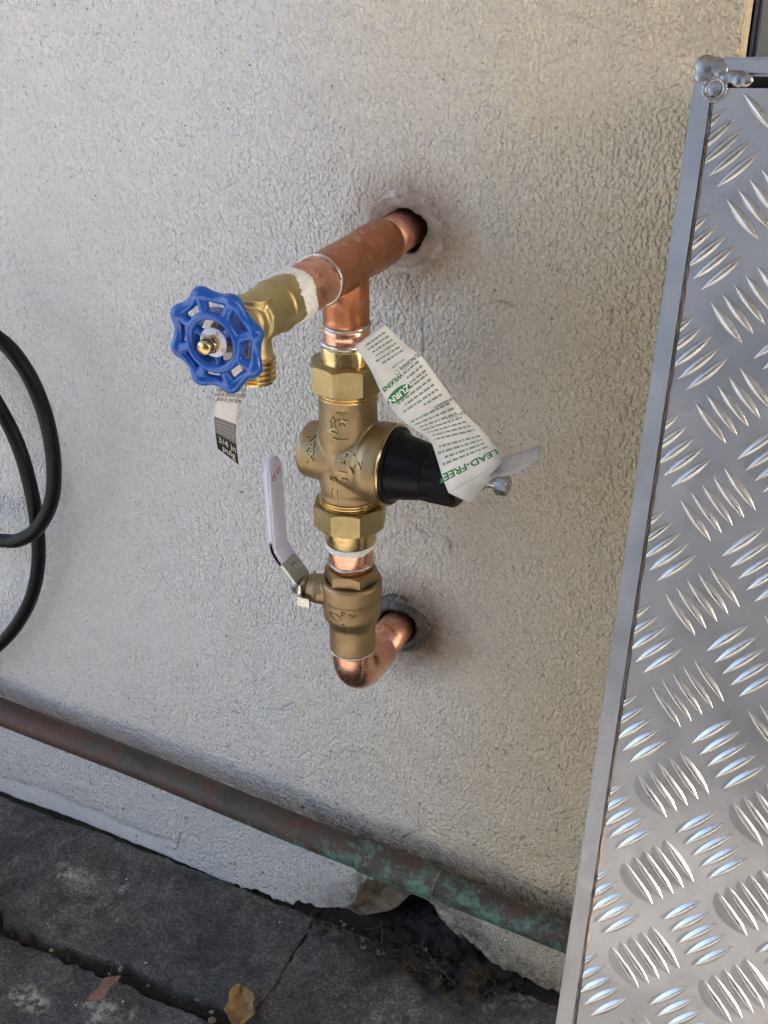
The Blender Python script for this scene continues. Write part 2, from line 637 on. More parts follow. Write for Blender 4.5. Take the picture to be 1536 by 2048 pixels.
def smoothnoise(X, Y, cell, seed):
    r = np.random.default_rng(seed)
    gx, gy = X / cell, Y / cell
    ox, oy = math.floor(gx.min()) - 1, math.floor(gy.min()) - 1
    G = r.random((int(gx.max() - ox) + 3, int(gy.max() - oy) + 3))
    ix, iy = np.floor(gx).astype(int), np.floor(gy).astype(int)
    fx, fy = gx - ix, gy - iy
    fx, fy = fx * fx * (3 - 2 * fx), fy * fy * (3 - 2 * fy)
    ix, iy = ix - ox, iy - oy
    return (G[ix, iy] * (1 - fx) + G[ix + 1, iy] * fx) * (1 - fy) + (G[ix, iy + 1] * (1 - fx) + G[ix + 1, iy + 1] * fx) * fy - 0.5


def fbm(X, Y, cell, octs, seed, gain=0.5):
    t, a = 0, 1.0
    for k in range(octs):
        t = t + a * smoothnoise(X, Y, cell / 2 ** k, seed + k)
        a *= gain
    return t


def grid_mesh(name, P3, attrs=None):
    """P3: (nx, ny, 3) array"""
    nx, ny = P3.shape[:2]
    me = bpy.data.meshes.new(name)
    me.vertices.add(nx * ny)
    me.vertices.foreach_set('co', P3.reshape(-1).astype(np.float32))
    idx = np.arange(nx * ny).reshape(nx, ny)
    q = np.stack([idx[:-1, :-1], idx[1:, :-1], idx[1:, 1:], idx[:-1, 1:]], -1).reshape(-1, 4)
    me.loops.add(q.size)
    me.loops.foreach_set('vertex_index', q.ravel().astype(np.int32))
    me.polygons.add(len(q))
    me.polygons.foreach_set('loop_start', np.arange(0, q.size, 4, dtype=np.int32))
    me.update(calc_edges=True)
    for k, v in (attrs or {}).items():
        a = me.attributes.new(k, 'FLOAT', 'POINT')
        a.data.foreach_set('value', v.astype(np.float32).ravel())
    return me


def seg_dist(X, Y, poly):
    best = np.full(X.shape, 9.0)
    for (ax, ay), (bx_, by_) in zip(poly[:-1], poly[1:]):
        dx, dy = bx_ - ax, by_ - ay
        t = np.clip(((X - ax) * dx + (Y - ay) * dy) / (dx * dx + dy * dy + 1e-12), 0, 1)
        best = np.minimum(best, np.hypot(X - ax - t * dx, Y - ay - t * dy))
    return best


# ------------------------------------------------------------------ the building: plaster wall, masonry behind; unseen overhangs added for shade
house = empty('house', (-1.4, 0.06, 0.0))
tag(house, 'cream textured stucco house wall with two pipe holes and crumbling bottom edge', 'wall')
XR = 0.1694
xs = np.concatenate([np.linspace(-3.2, -0.56, 14)[:-1], np.arange(-0.56, XR - 0.0007, 0.0014), [XR]])
zs = np.concatenate([np.arange(0, 0.80, 0.0014), np.linspace(0.80, 2.42, 12)[1:]])
X, Z = np.meshgrid(xs, zs, indexing='ij')
edge = [(0, 1587), (200, 1662), (410, 1741), (520, 1781), (590, 1803), (640, 1812), (690, 1822), (708, 1806), (718, 1772), (735, 1762), (770, 1752), (810, 1768), (850, 1788), (882, 1828), (905, 1862), (950, 1896), (1010, 1936), (1060, 1958), (1110, 1985)]
ep = [at_y(px, py, 0) for px, py in edge]
ex = np.array([p.x for p in ep])
ez = np.array([p.z for p in ep])
o_ = np.argsort(ex)
zb1 = np.interp(xs, ex[o_], ez[o_])
rag = smoothnoise(xs[:, None], np.zeros((len(xs), 1)), 0.008, 5)[:, 0] + 0.6 * smoothnoise(xs[:, None], np.zeros((len(xs), 1)), 0.003, 6)[:, 0]
zb1 = np.maximum(zb1, -0.001) + rag * np.where(xs > -0.15, 0.006, 0.0012)
ZB = zb1[:, None]
T_ = 0.12
Zw = np.where(Z < T_, ZB + Z * (T_ - ZB) / T_, Z)
H = fbm(X, Zw, 0.16, 3, 21) * 0.0035 + fbm(X, Zw, 0.02, 2, 31) * 0.0010
mort = np.zeros_like(X)
for hx, hz, r0, r1 in HOLES:
    ang = np.arctan2(Zw - hz, X - hx)
    wob = smoothnoise(np.cos(ang) * 3 + 9, np.sin(ang) * 3 + 9, 0.55, int(hz * 1000)) * 0.0035
    d = np.hypot(X - hx - 0.001, Zw - hz) + wob + smoothnoise(X, Zw, 0.0035, 77) * 0.0018
    rim = np.clip((d - r0) / 0.0022, 0, 1)
    H = np.where(d < r0 + 0.0022, -0.022 * (1 - rim) + H * rim + 0.0012 * rim, H)
    ring = np.clip(1 - np.abs(d - (r0 + r1) / 2 - 0.001) / ((r1 - r0) / 2 + 0.0015), 0, 1)
    H = H + 0.0035 * np.minimum(ring * 1.6, 1) * (0.7 + smoothnoise(X, Zw, 0.007, 78))
    if hz > 0.4:
        mort = np.maximum(mort, np.clip(1 - (d - r1) / 0.002, 0, 1))
# loose repaired patch, lumps and scrapes low on the wall
def px2(px, py):
    p = at_y(px, py, 0)
    return (p.x, p.z)
crack = np.zeros_like(X)
smooth = np.zeros_like(X)
def dent(cx, cy, r, h, sd):
    global H
    x0, z0 = px2(cx, cy)
    d = np.hypot(X - x0, (Zw - z0)) + smoothnoise(X, Zw, 0.012, sd) * r * 0.9
    H += h * np.clip((r - d) / 0.0015, 0, 1)
dent(845, 1040, 0.012, -0.0010, 3)
dent(905, 1075, 0.007, -0.0008, 4)
dent(560, 1395, 0.022, 0.0009, 5)
dent(340, 1700, 0.005, -0.0016, 6)
dent(930, 1090, 0.003, -0.0012, 8)
for poly, w in (([(815, 545), (820, 560), (832, 585), (842, 640), (850, 720)], 0.0005),
                ([(840, 1255), (870, 1256), (890, 1258), (925, 1267)], 0.0005),
                ([(608, 1240), (628, 1247), (640, 1255)], 0.0004),
                ([(812, 1042), (830, 1055), (842, 1066), (870, 1070), (882, 1085)], 0.0006),
                ([(890, 1075), (902, 1090), (900, 1108)], 0.0009),
                ([(520, 1420), (560, 1418), (585, 1405)], 0.0008),
                ([(1222, 615), (1224, 640), (1222, 660)], 0.0006),
                ([(800, 1680), (818, 1668), (850, 1655)], 0.0006),
                ([(463, 1395), (500, 1450), (530, 1490)], 0.0004),
                ([(985, 605), (1010, 603), (1025, 612)], 0.0007),
                ([(362, 1665), (357, 1690), (350, 1700)], 0.0010),
                ([(375, 1668), (400, 1674)], 0.0007),
                ([(680, 1500), (720, 1505), (760, 1512)], 0.0006)):
    pp = [px2(*q) for q in poly]
    d = seg_dist(X, Zw, pp) + np.abs(smoothnoise(X, Zw, 0.004, 91)) * 0.0012
    k = np.clip((w + 0.0005 - d) / 0.0008, 0, 1)
    H -= 0.0010 * k
    crack = np.maximum(crack, k * 0.45)
# bare smooth strip along the bottom and mould with painted pipe shadow above the run
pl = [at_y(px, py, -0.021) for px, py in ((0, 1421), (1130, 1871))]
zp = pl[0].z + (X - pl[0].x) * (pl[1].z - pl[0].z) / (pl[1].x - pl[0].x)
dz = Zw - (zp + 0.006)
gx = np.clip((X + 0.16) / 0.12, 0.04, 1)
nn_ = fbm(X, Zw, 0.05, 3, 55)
grime_shade = np.clip(1.0 - np.clip(dz + 0.014, 0, 1) / (0.036 + 0.03 * nn_), 0, 1) * (dz > -0.03) * gx * 0.9
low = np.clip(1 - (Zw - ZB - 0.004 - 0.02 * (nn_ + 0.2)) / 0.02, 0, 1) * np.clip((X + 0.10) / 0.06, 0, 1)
grime_shade = np.maximum(grime_shade, low * 0.85)
smooth = np.clip(1 - (Zw - 0.022 - 0.012 * nn_) / 0.006, 0, 1) * np.clip((-0.19 - X) / 0.05, 0, 1) * 0.9
smooth = np.maximum(smooth, mort * 0.8)
P3 = np.stack([X, -H, Zw], -1)
lip = P3[:, :1].copy()
lip[:, 0, 1] = 0.016
P3 = np.concatenate([lip, P3], 1)
pad = lambda a: np.concatenate([a[:, :1], a], 1)
endc = P3[-1:].copy()
endc[0, :, 1] = 0.0215
P3 = np.concatenate([P3, endc], 0)
padx = lambda a: np.concatenate([a, a[-1:]], 0)
me = grid_mesh('plaster', P3, {k: padx(pad(v)) for k, v in dict(grime_shade=grime_shade, mortar=mort, crack=crack, smooth=smooth).items()})
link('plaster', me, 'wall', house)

# masonry seen where the plaster has fallen away
xm = np.concatenate([np.linspace(-3.2, -0.14, 8)[:-1], np.arange(-0.14, XR, 0.002), [XR - 0.001]])
zm = np.concatenate([np.arange(0, 0.09, 0.002), [0.2, 1.0, 2.4]])
Xm, Zm = np.meshgrid(xm, zm, indexing='ij')
cave = [(700, 1840), (740, 1838), (790, 1822), (815, 1800), (840, 1798), (870, 1822), (893, 1855), (915, 1890)]
cp = [at_y(px, py, 0.013) for px, py in cave]
zc = np.interp(xm, [p.x for p in cp], [p.z for p in cp], left=-0.004, right=-0.004)[:, None]
Zmm = np.where(Zm < 0.09, zc + Zm * (0.09 - zc) / 0.09, Zm)
Hm = fbm(Xm, Zmm, 0.03, 4, 61) * 0.010 * (Zm < 0.1)
Pm = np.stack([Xm, 0.0195 - np.abs(Hm), Zmm], -1)
lip = Pm[:, :1].copy()
lip[:, 0, 1] = 0.09
link('masonry', grid_mesh('masonry', np.concatenate([lip, Pm], 1)), 'masonry', house)
link('core', pyd('core', *box(-3.2, XR - 0.002, 0.062, 0.30, -0.02, 2.40)), 'soil', house, smooth=False)
link('added_eave', pyd('added_eave', *box(2.4, 9.0, -0.545, 0.30, 2.43, 2.55)), 'added_eave', house, smooth=False)  # unseen overhang added, sized to set where sun reaches the plate
link('added_canopy', pyd('added_canopy', *box(-3.0, 2.398, -2.3, 0.30, 2.43, 2.55)), 'added_eave', house, smooth=False)  # added out of view to hide the overhead sky
link('added_eave', pyd('added_eave', *box(-3.3, -3.002, -0.57, 0.30, 2.43, 2.55)), 'added_eave', house, smooth=False)

door = empty('door', (0.6, 0.05, 0.0))
tag(door, 'blue-grey painted flush door beside the stucco wall, behind the leaning tread plate', 'door')
link('door_leaf', bevelled(pyd('door_leaf', *box(0.1722, 1.05, 0.024, 0.064, 0.012, 2.08)), 0.0015), 'door', door, smooth=False)
link('door_frame', pyd('door_frame', *join(box(1.054, 1.12, 0.0, 0.10, 0, 2.15), box(0.1704, 0.1717, 0.0225, 0.10, 0, 2.084), box(0.1704, 1.0535, 0.0, 0.10, 2.084, 2.15))), 'dark_reveal', door, smooth=False)
link('handle', pyd('handle', *join(tube([(0.98, 0.024, 1.02), (0.98, -0.03, 1.02)], 0.009), tube([(0.985, -0.03, 1.02), (0.87, -0.032, 1.02)], 0.008))), 'steel', door)
side = empty('wall', (2.2, 0.1, 0))
tag(side, 'cream plastered wall beyond the blue-grey door', 'wall')
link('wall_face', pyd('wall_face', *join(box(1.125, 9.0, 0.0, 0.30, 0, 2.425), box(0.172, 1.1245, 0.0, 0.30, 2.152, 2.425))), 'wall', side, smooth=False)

# ------------------------------------------------------------------ unseen boards and post added to block sky and sun
blocker = empty('blocker', (2.6, -2.6, 0))
tag(blocker, 'unseen added timber board fence facing the stucco wall', 'blocker')
M['blocker'] = paint('blocker_timber', (0.17, 0.14, 0.115), 0.85, 0.2, 6, 0.001, 80)
r_ = random.Random(2)
for k in range(44):
    x0 = -1.25 + k * 0.155
    link('board', pyd('board', *box(x0, x0 + 0.148, -2.62 + r_.uniform(-.004, .004), -2.60, 0.0, 2.15 + r_.uniform(-.02, .02))), 'blocker', blocker, smooth=False)
for k in range(7):
    y0 = -2.55 + k * 0.155
    link('board', pyd('board', *box(2.395, 2.415 + r_.uniform(-.004, .004), y0, y0 + 0.148, 0.0, 2.15 + r_.uniform(-.02, .02))), 'blocker', blocker, smooth=False)
sun_baffle = empty('baffle', (0.97, -0.41, 0))  # post added out of view to keep sun off floor and wheel
tag(sun_baffle, 'unseen added sun-blocking pillar standing in front of the blue-grey door', 'baffle')
link('shaft', bevelled(pyd('shaft', *box(0.865, 1.075, -0.55, -0.285, 0.0, 1.20)), 0.006, 2), 'added_eave', sun_baffle, smooth=False)
link('cap', bevelled(pyd('cap', *box(0.855, 1.085, -0.565, -0.277, 1.203, 1.26)), 0.008, 2), 'added_eave', sun_baffle, smooth=False)

# ------------------------------------------------------------------ pavement and ground
xg = np.concatenate([np.arange(-0.46, 0.20, 0.0009), np.linspace(0.20, 0.95, 60)[1:]])
xg = np.concatenate([np.linspace(-0.62, -0.46, 30)[:-1], xg])
yg = np.concatenate([np.linspace(-0.34, -0.23, 30)[:-1], np.arange(-0.23, 0.06, 0.0009)])
Xg, Yg = np.meshgrid(xg, yg, indexing='ij')
jl = [(0, 1858), (110, 1892), (273, 1950), (332, 1978), (410, 2016), (470, 2050), (560, 2090)]
jp = [tuple(at_z(px, py, 0)[:2]) for px, py in jl]
jp = [(-1.2, jp[0][1] - 0.004)] + jp + [(0.95, -0.125)]
djo = seg_dist(Xg, Yg, jp)
wj = 0.0035 + 0.006 * np.clip(smoothnoise(Xg, Yg, 0.045, 41) + 0.35, 0, 1) + smoothnoise(Xg, Yg, 0.008, 43) * 0.004
groove = np.clip((wj - djo) / 0.0022, 0, 1)
cr = [tuple(at_z(px, py, 0)[:2]) for px, py in ((640, 1812), (612, 1868), (590, 1900), (565, 1945), (556, 1968), (535, 1995), (512, 2022), (480, 2046))]
dcr = seg_dist(Xg, Yg, cr) + smoothnoise(Xg, Yg, 0.006, 44) * 0.0018
kcr = np.clip((0.0011 - dcr) / 0.0010, 0, 1)
yj = np.interp(Xg, [p[0] for p in jp], [p[1] for p in jp])
Hg = fbm(Xg, Yg, 0.10, 4, 51) * 0.005 + fbm(Xg, Yg, 0.02, 4, 52) * 0.0022
Hg += np.where(Yg > yj, 0.0, -0.004)
Hg = Hg - groove * 0.012 - kcr * 0.003
# rubble hollow at the foot of the broken plaster
hc = at_z(790, 1880, 0)
hol = np.clip(1 - np.hypot((Xg - 0.035) / 0.085, (Yg + 0.002) / 0.042) + fbm(Xg, Yg, 0.02, 3, 53) * 0.5, 0, 1)
Hg += hol * (fbm(Xg, Yg, 0.01, 4, 54) * 0.014 - 0.003)
Hg += np.clip(1 - np.hypot((Xg - 0.045) / 0.06, (Yg - 0.03) / 0.045), 0, 1) * (0.022 + fbm(Xg, Yg, 0.012, 4, 59) * 0.02)
wallgap = np.clip((0.0035 + smoothnoise(Xg, Yg, 0.01, 56) * 0.003 + Yg) / 0.003, 0, 1)
Hg -= wallgap * 0.004
soil = np.clip(np.maximum.reduce([groove * 1.1, kcr * 0.9, np.clip(hol * 2.2, 0, 1) * 0.9, wallgap * 0.85]), 0, 1)
scrape = np.zeros_like(Xg)
for px, py, r0 in ((140, 1745, 0.016), (245, 1775, 0.007), (1020, 1990, 0.02), (200, 2010, 0.02), (60, 1990, 0.014)):
    c = at_z(px, py, 0)
    scrape = np.maximum(scrape, np.clip(1.3 - np.hypot(Xg - c.x, (Yg - c.y) * 1.5) / r0 + fbm(Xg, Yg, 0.012, 3, 58) * 1.2, 0, 1))
link('pavement', grid_mesh('pavement', np.stack([Xg, Yg, Hg], -1), {'soil': soil, 'scrape': scrape}), 'pavement')['kind'] = 'structure'
bpy.data.objects['pavement'].location.z = min(bpy.data.objects['pavement'].location.z, 0)
link('ground', pyd('ground', [(-60, -60, -0.022), (60, -60, -0.022), (60, 60, -0.022), (-60, 60, -0.022)], [(0, 1, 2, 3)]), 'ground', smooth=False)['kind'] = 'structure'

# ------------------------------------------------------------------ the plumbing: one soldered and screwed assembly
asm = empty('pipe_assembly', (0, -0.07, ZE))
tag(asm, 'copper and brass water inlet with tap, pressure valve and ball valve on the stucco wall', 'plumbing')
D = 0.07
AX = Vector((0, -D, 0))
Zv = Vector((0, 0, 1))
Yo = Vector((0, -1, 0))

# tee and copper of the tap line (axis -Y at height ZT)
run = lathe((0, 0, ZT), Yo, [(0.024, 0.0118), (0.0242, 0.0127), (0.0255, 0.0130), (0.046, 0.0130), (0.052, 0.0125), (0.088, 0.0125), (0.094, 0.0129), (0.0975, 0.0129), (0.0982, 0.0120)], 56)
br = lathe((0, -D, 0), Zv, [(0.5385, 0.0112), (0.5390, 0.0121), (0.540, 0.0123), (0.553, 0.0123), (0.5703, 0.0120)], 56)
bm_ = remeshed(*join(run, br), 0.00055, 6)
tee = link('copper_tee', bm_, 'copper_flux', asm)
tee['label'] = 'heat-stained copper tee'
link('copper_pipe', pyd('p', *lathe((0, 0.02, ZT), Yo, [(0, 0.0111), (0.05, 0.0111)], 48)), 'copper', asm)
link('copper_pipe', pyd('p', *lathe((0, 0, ZT), Yo, [(0.096, 0.0120), (0.0985, 0.0122), (0.121, 0.0122), (0.1225, 0.0116)], 48)), 'copper', asm)


def ring(name, origin, axis, h, r, t, mat, seed, jit=0.0003, parent=asm):
    x, y, d = frame(axis)
    o = Vector(origin) + d * h
    r_ = random.Random(seed)
    ph = [r_.uniform(0, 6.28) for _ in range(4)]
    path, rad = [], []
    for k in range(56):
        a = 2 * math.pi * k / 56
        w = math.sin(3 * a + ph[0]) * 0.5 + math.sin(7 * a + ph[1]) * 0.3 + math.sin(13 * a + ph[2]) * 0.2
        path.append(o + x * (math.cos(a) * r) + y * (math.sin(a) * r) + d * (w * jit))
        rad.append(t * (1 + 0.35 * math.sin(5 * a + ph[3]) + 0.2 * w))
    return link(name, pyd(name, *tube(path, rad, 8, closed=True)), mat, parent)


ring('solder_ring', (0, 0, ZT), Yo, 0.0240, 0.0118, 0.0009, 'solder', 1)
ring('solder_ring', (0, 0, ZT), Yo, 0.0985, 0.0125, 0.0009, 'solder', 2)
ring('solder_ring', (0, -D, 0), Zv, 0.5385, 0.0122, 0.0010, 'solder', 3)
link('copper_stub', pyd('p', *lathe((0, -D, 0), Zv, [(0.526, 0.0118), (0.5290, 0.0118), (0.5295, 0.0125), (0.531, 0.0127), (0.5320, 0.0122), (0.5335, 0.0126), (0.5372, 0.0126), (0.538, 0.0118)], 56)), 'copper_bright', asm)
ring('solder_ring', (0, -D, 0), Zv, 0.5292, 0.0127, 0.0015, 'solder', 4)

# white thread paste at the tap joint: a ragged collar
x_, y_, d_ = frame(Yo)
vs, fs = [], []
NP = 90
r_ = random.Random(5)
lo_n = [0.1195 + 0.0012 * math.sin(5 * k / NP * 6.28 + 1) + 0.0016 * r_.random() for k in range(NP)]
hi_n = [0.1325 + 0.0035 * math.sin(3 * k / NP * 6.28 + 0.6) + 0.0026 * r_.random() for k in range(NP)]
for j in range(7):
    t = j / 6
    for k in range(NP):
        a = 2 * math.pi * k / NP
        h = lo_n[k] * (1 - t) + hi_n[k] * t
        rr = 0.0119 + 0.0012 * math.sin(t * math.pi) ** 0.5 + 0.0004 * r_.random()
        if j in (0, 6):
            rr = 0.0112
        vs.append(Vector((0, 0, ZT)) + d_ * h + x_ * math.cos(a) * rr + y_ * math.sin(a) * rr)
for j in range(6):
    for k in range(NP):
        fs.append((j * NP + k, j * NP + (k + 1) % NP, (j + 1) * NP + (k + 1) % NP, (j + 1) * NP + k))
link('thread_paste', pyd('paste', vs, fs), 'dope', asm)

# hose bib
bibbody = lathe((0, 0, ZT), Yo, [(0.119, 0.0105), (0.121, 0.0121), (0.1405, 0.0123), (0.1415, 0.0128), (0.1425, 0.0128), (0.1435, 0.0121), (0.158, 0.0116), (0.160, 0.0119), (0.162, 0.0117), (0.1635, 0.0098), (0.167, 0.0096), (0.1685, 0.0085), (0.1765, 0.0083), (0.1775, 0.0070)], 64)
sp_y = -0.1665
spout = lathe((0, sp_y + 0.0115, 0), Vector((0, -0.22, -1)), [(-ZT - 0.004, 0.0), (-ZT, 0.0)], 8)
sax = Vector((0.0, -0.12, -1.0)).normalized()
so_ = Vector((0, -0.1600, ZT + 0.010))
sp = lathe(so_, sax, [(0.0, 0.0085), (0.010, 0.0088), (0.016, 0.0084), (0.024, 0.0092), (0.026, 0.0098), (0.031, 0.0098)], 48)
bib = link('hose_bib', remeshed(*join(bibbody, sp), 0.0005, 3), 'brass_bib', asm)
bib['label'] = 'yellow brass garden tap with blue handwheel'
thr = []
for i in range(5):
    h = 0.0262 + i * 0.0024
    thr += [(h, 0.0098), (h + 0.0006, 0.0108), (h + 0.0014, 0.0108), (h + 0.0020, 0.0098)]
link('spout_thread', pyd('thread', *lathe(so_, sax, [(0.0255, 0.009)] + thr + [(0.0388, 0.0096), (0.0389, 0.0078), (0.03, 0.0076)], 48)), 'brass_bright', bib, auto=30)
link('packing_nut', pyd('pn', *nut((0, 0, ZT), Yo, 0.1768, 0.1845, 0.0088, 6, 0.3)), 'brass_bib', bib, auto=25)
link('stem', pyd('stem', *lathe((0, 0, ZT), Yo, [(0.184, 0.0034), (0.2005, 0.0034), (0.2015, 0.0028)], 24)), 'brass_bright', bib)
# handwheel
WY = 0.1905
def wp(a, r, h):
    return Vector((math.cos(a) * r, -(WY + h), ZT + math.sin(a) * r))
parts = []
RW = 0.0192
N8 = 8
off = 0.30
path, rad = [], []
for k in range(160):
    a = 2 * math.pi * k / 160
    lob = math.cos(N8 * (a - off))
    rr = RW * (1 + 0.10 * (abs((lob + 1) / 2) ** 1.5) - 0.012)
    path.append(wp(a, rr, 0.0004 * lob))
    rad.append(0.00245 + 0.0009 * ((lob + 1) / 2) ** 3)
parts.append(tube(path, rad, 12, closed=True))
for h in (-0.0030, -0.0010, 0.0010, 0.0028):
    parts.append(tube([wp(2 * math.pi * k / 90, 0.0119, h) for k in range(90)], 0.0020, 12, closed=True))
for k in range(N8):
    a = off + 2 * math.pi * k / N8
    parts.append(tube([wp(a, 0.0113, 0.0014), wp(a, 0.0150, 0.0012), wp(a, RW * 1.05, 0.0004)], [0.0026, 0.0024, 0.0027], 12))
for k in range(3):
    a = off + 0.35 + 2 * math.pi * k / 3
    parts.append(tube([wp(a, 0.0113, 0.0008), wp(a, 0.004, 0.0008)], 0.0019, 12))
parts.append(lathe((0, 0, ZT), Yo, [(WY - 0.005, 0.0048), (WY + 0.002, 0.0052)], 32))
link('handwheel', remeshed(*join(*parts), 0.00042, 3), 'blue', bib)
link('hub_disc', pyd('disc', *lathe((0, 0, ZT), Yo, [(WY + 0.0021, 0.0062), (WY + 0.0026, 0.0066), (WY + 0.0031, 0.0064)], 40)), 'paper_bib', bib)
link('wheel_nut', pyd('wn', *nut((0, 0, ZT), Yo, WY + 0.0031, WY + 0.0072, 0.0042, 6, 0.2)), 'brass_bright', bib, auto=25)
link('stem_tip', pyd('tip', *lathe((0, 0, ZT), Yo, [(WY + 0.006, 0.0023), (WY + 0.0098, 0.0023), (WY + 0.0104, 0.0017)], 24)), 'brass_bright', bib)
v1, f1 = text_flat('A', 0.003)
vs, fs = [], []
for k, ch in enumerate(('C', 'A', 'C', 'N')):
    v_, f_ = text_flat(ch, 0.0026)
    a = 1.0 + k * 1.6
    b = len(vs)
    for q in v_:
        u2, w2 = q.x, q.y
        cx, cz = math.cos(a) * 0.0053, math.sin(a) * 0.0053
        vs.append(Vector((cx - math.sin(a) * -u2 + math.cos(a) * w2, -(WY + 0.00325), ZT + cz + math.cos(a) * -u2 + math.sin(a) * w2)))
    fs += [tuple(i + b for i in f) for f in f_]
link('disc_print', pyd('dp', vs, fs), 'red_ink', bib, smooth=False)

# pressure reducing valve
ZB_ = 0.4620
neck_v = lathe((0, -D, 0), Zv, [(0.432, 0.0155), (0.4372, 0.0163), (0.4420, 0.0160), (0.4445, 0.0166), (0.4560, 0.0172), (0.4700, 0.0170), (0.4830, 0.0162), (0.4960, 0.0158), (0.4985, 0.0162), (0.5030, 0.0158), (0.506, 0.0150)], 64)
Xd = Vector((1, 0, 0))
xb = lathe((0, -D, ZB_), Xd, [(-0.0265, 0.0120), (-0.0258, 0.0150), (-0.0235, 0.0162), (-0.012, 0.0168), (0.0, 0.0172), (0.010, 0.0180), (0.0145, 0.0215), (0.0175, 0.0228), (0.0260, 0.0228), (0.0266, 0.0222)], 64)
core = lathe((0.0, -D, ZB_ - 0.0), Xd, [(-0.010, 0.0145), (0.0, 0.019), (0.012, 0.0195)], 48)
prv_me = remeshed(*join(neck_v, xb, core), 0.0007, 9)
prv = link('pressure_valve', prv_me, 'brass_cast', asm)
prv['label'] = 'cast brass pressure reducing valve with black cap'
link('union_tail', pyd('ut', *lathe((0, -D, 0), Zv, [(0.503, 0.0139), (0.5265, 0.0139), (0.5272, 0.0135), (0.5285, 0.0125)], 56)), 'brass_bright', prv, auto=40)
link('union_nut', pyd('un', *nut((0, -D, 0), Zv, 0.5035, 0.5190, 0.0206, 8, 0.09)), 'brass_nut', prv, auto=22)
link('union_tail', pyd('ut', *lathe((0, -D, 0), Zv, [(0.4075, 0.0128), (0.4085, 0.0146), (0.4093, 0.0149), (0.4240, 0.0150)], 56)), 'brass_bright', prv, auto=40)
link('union_nut', pyd('un', *nut((0, -D, 0), Zv, 0.4200, 0.4345, 0.0212, 8, -0.06)), 'brass_nut', prv, auto=22)
def threads(z0, n, pitch, r0, r1):
    p = [(z0 - 0.0002, r0)]
    for i in range(n):
        h = z0 + i * pitch
        p += [(h, r0), (h + pitch * 0.35, r1), (h + pitch * 0.65, r1), (h + pitch, r0)]
    return p
link('thread', pyd('th', *lathe((0, -D, 0), Zv, threads(0.4335, 3, 0.0018, 0.0160, 0.0171), 56)), 'brass_bright', prv, auto=30)
link('thread', pyd('th', *lathe((0, -D, 0), Zv, threads(0.4990, 3, 0.0018, 0.0158, 0.0168), 56)), 'brass_bright', prv, auto=30)
link('bonnet_rim', pyd('rim', *lathe((0, -D, ZB_), Xd, [(0.0262, 0.0200), (0.0264, 0.0226), (0.0272, 0.0231), (0.0279, 0.0226), (0.0280, 0.0205)], 64)), 'brass_bright', prv, auto=40)
cap = link('bonnet_cap', pyd('cap', *lathe((0, -D, ZB_), Xd, [(0.0270, 0.0212), (0.0284, 0.0218), (0.0296, 0.0214), (0.0300, 0.0196), (0.0318, 0.0190), (0.0335, 0.0180), (0.046, 0.0158), (0.0485, 0.0156), (0.049, 0.0150), (0.0665, 0.0142), (0.0680, 0.0132), (0.0682, 0.004)], 64)), 'black_plastic', prv, auto=30)
cap['label'] = 'black plastic tapered cap'
link('cap_collar', pyd('cc', *nut((0, -D, ZB_), Xd, 0.0492, 0.0672, 0.0158, 8, 0.2)), 'black_plastic', prv, auto=25)
ZBo = 0.4636
link('lock_nut', pyd('ln', *nut((0, -D, ZBo), Xd, 0.0755, 0.0805, 0.0050, 6, 0.3)), 'steel', prv, auto=25)
pr = [(0.066, 0.0026)] + [(0.0800 + i * 0.0006, 0.0027 if i % 2 else 0.0031) for i in range(10)] + [(0.0885, 0.0027)]
link('adjusting_screw', pyd('as', *lathe((0, -D, ZBo), Xd, pr, 32)), 'steel', prv, auto=35)
link('screw_head', pyd('sh', *nut((0, -D, ZBo), Xd, 0.0868, 0.0935, 0.0057, 6, 0.05)), 'steel', prv, auto=25)


def bvh_of(o):
    me = o.data
    off_ = WORLD[o]
    return BVHTree.FromPolygons([v.co + off_ for v in me.vertices], [tuple(p.vertices) for p in me.polygons])


def stamp(bvh, items, proud=0.0002, thick=0.0005):
    """cast letters: (text, px, py, size, angle deg in the picture, clockwise)"""
    V, F = [], []
    for s, px, py, size, ang in items:
        r = ray(px, py).normalized()
        hit, nrm, _, _ = bvh.ray_cast(CAM, r)
        if hit is None:
            continue
        if nrm.dot(r) > 0:
            nrm = -nrm
        a = math.radians(-ang)
        right = RT * math.cos(a) + UP * math.sin(a)
        right = (right - nrm * right.dot(nrm)).normalized()
        up = nrm.cross(right)
        if isinstance(s, str):
            vs_, fs_ = text_flat(s, size * 1.15, thick, 0.0, size * 0.02)
        else:
            vs_, fs_ = s
        b = len(V)
        for q in vs_:
            base = hit + right * q.x + up * q.y
            h2, n2, _, _ = bvh.find_nearest(base)
            if n2.dot(nrm) < 0:
                n2 = -n2
            V.append(h2 + n2 * (q.z + proud))
        F += [tuple(i + b for i in f) for f in fs_]
    return V, F


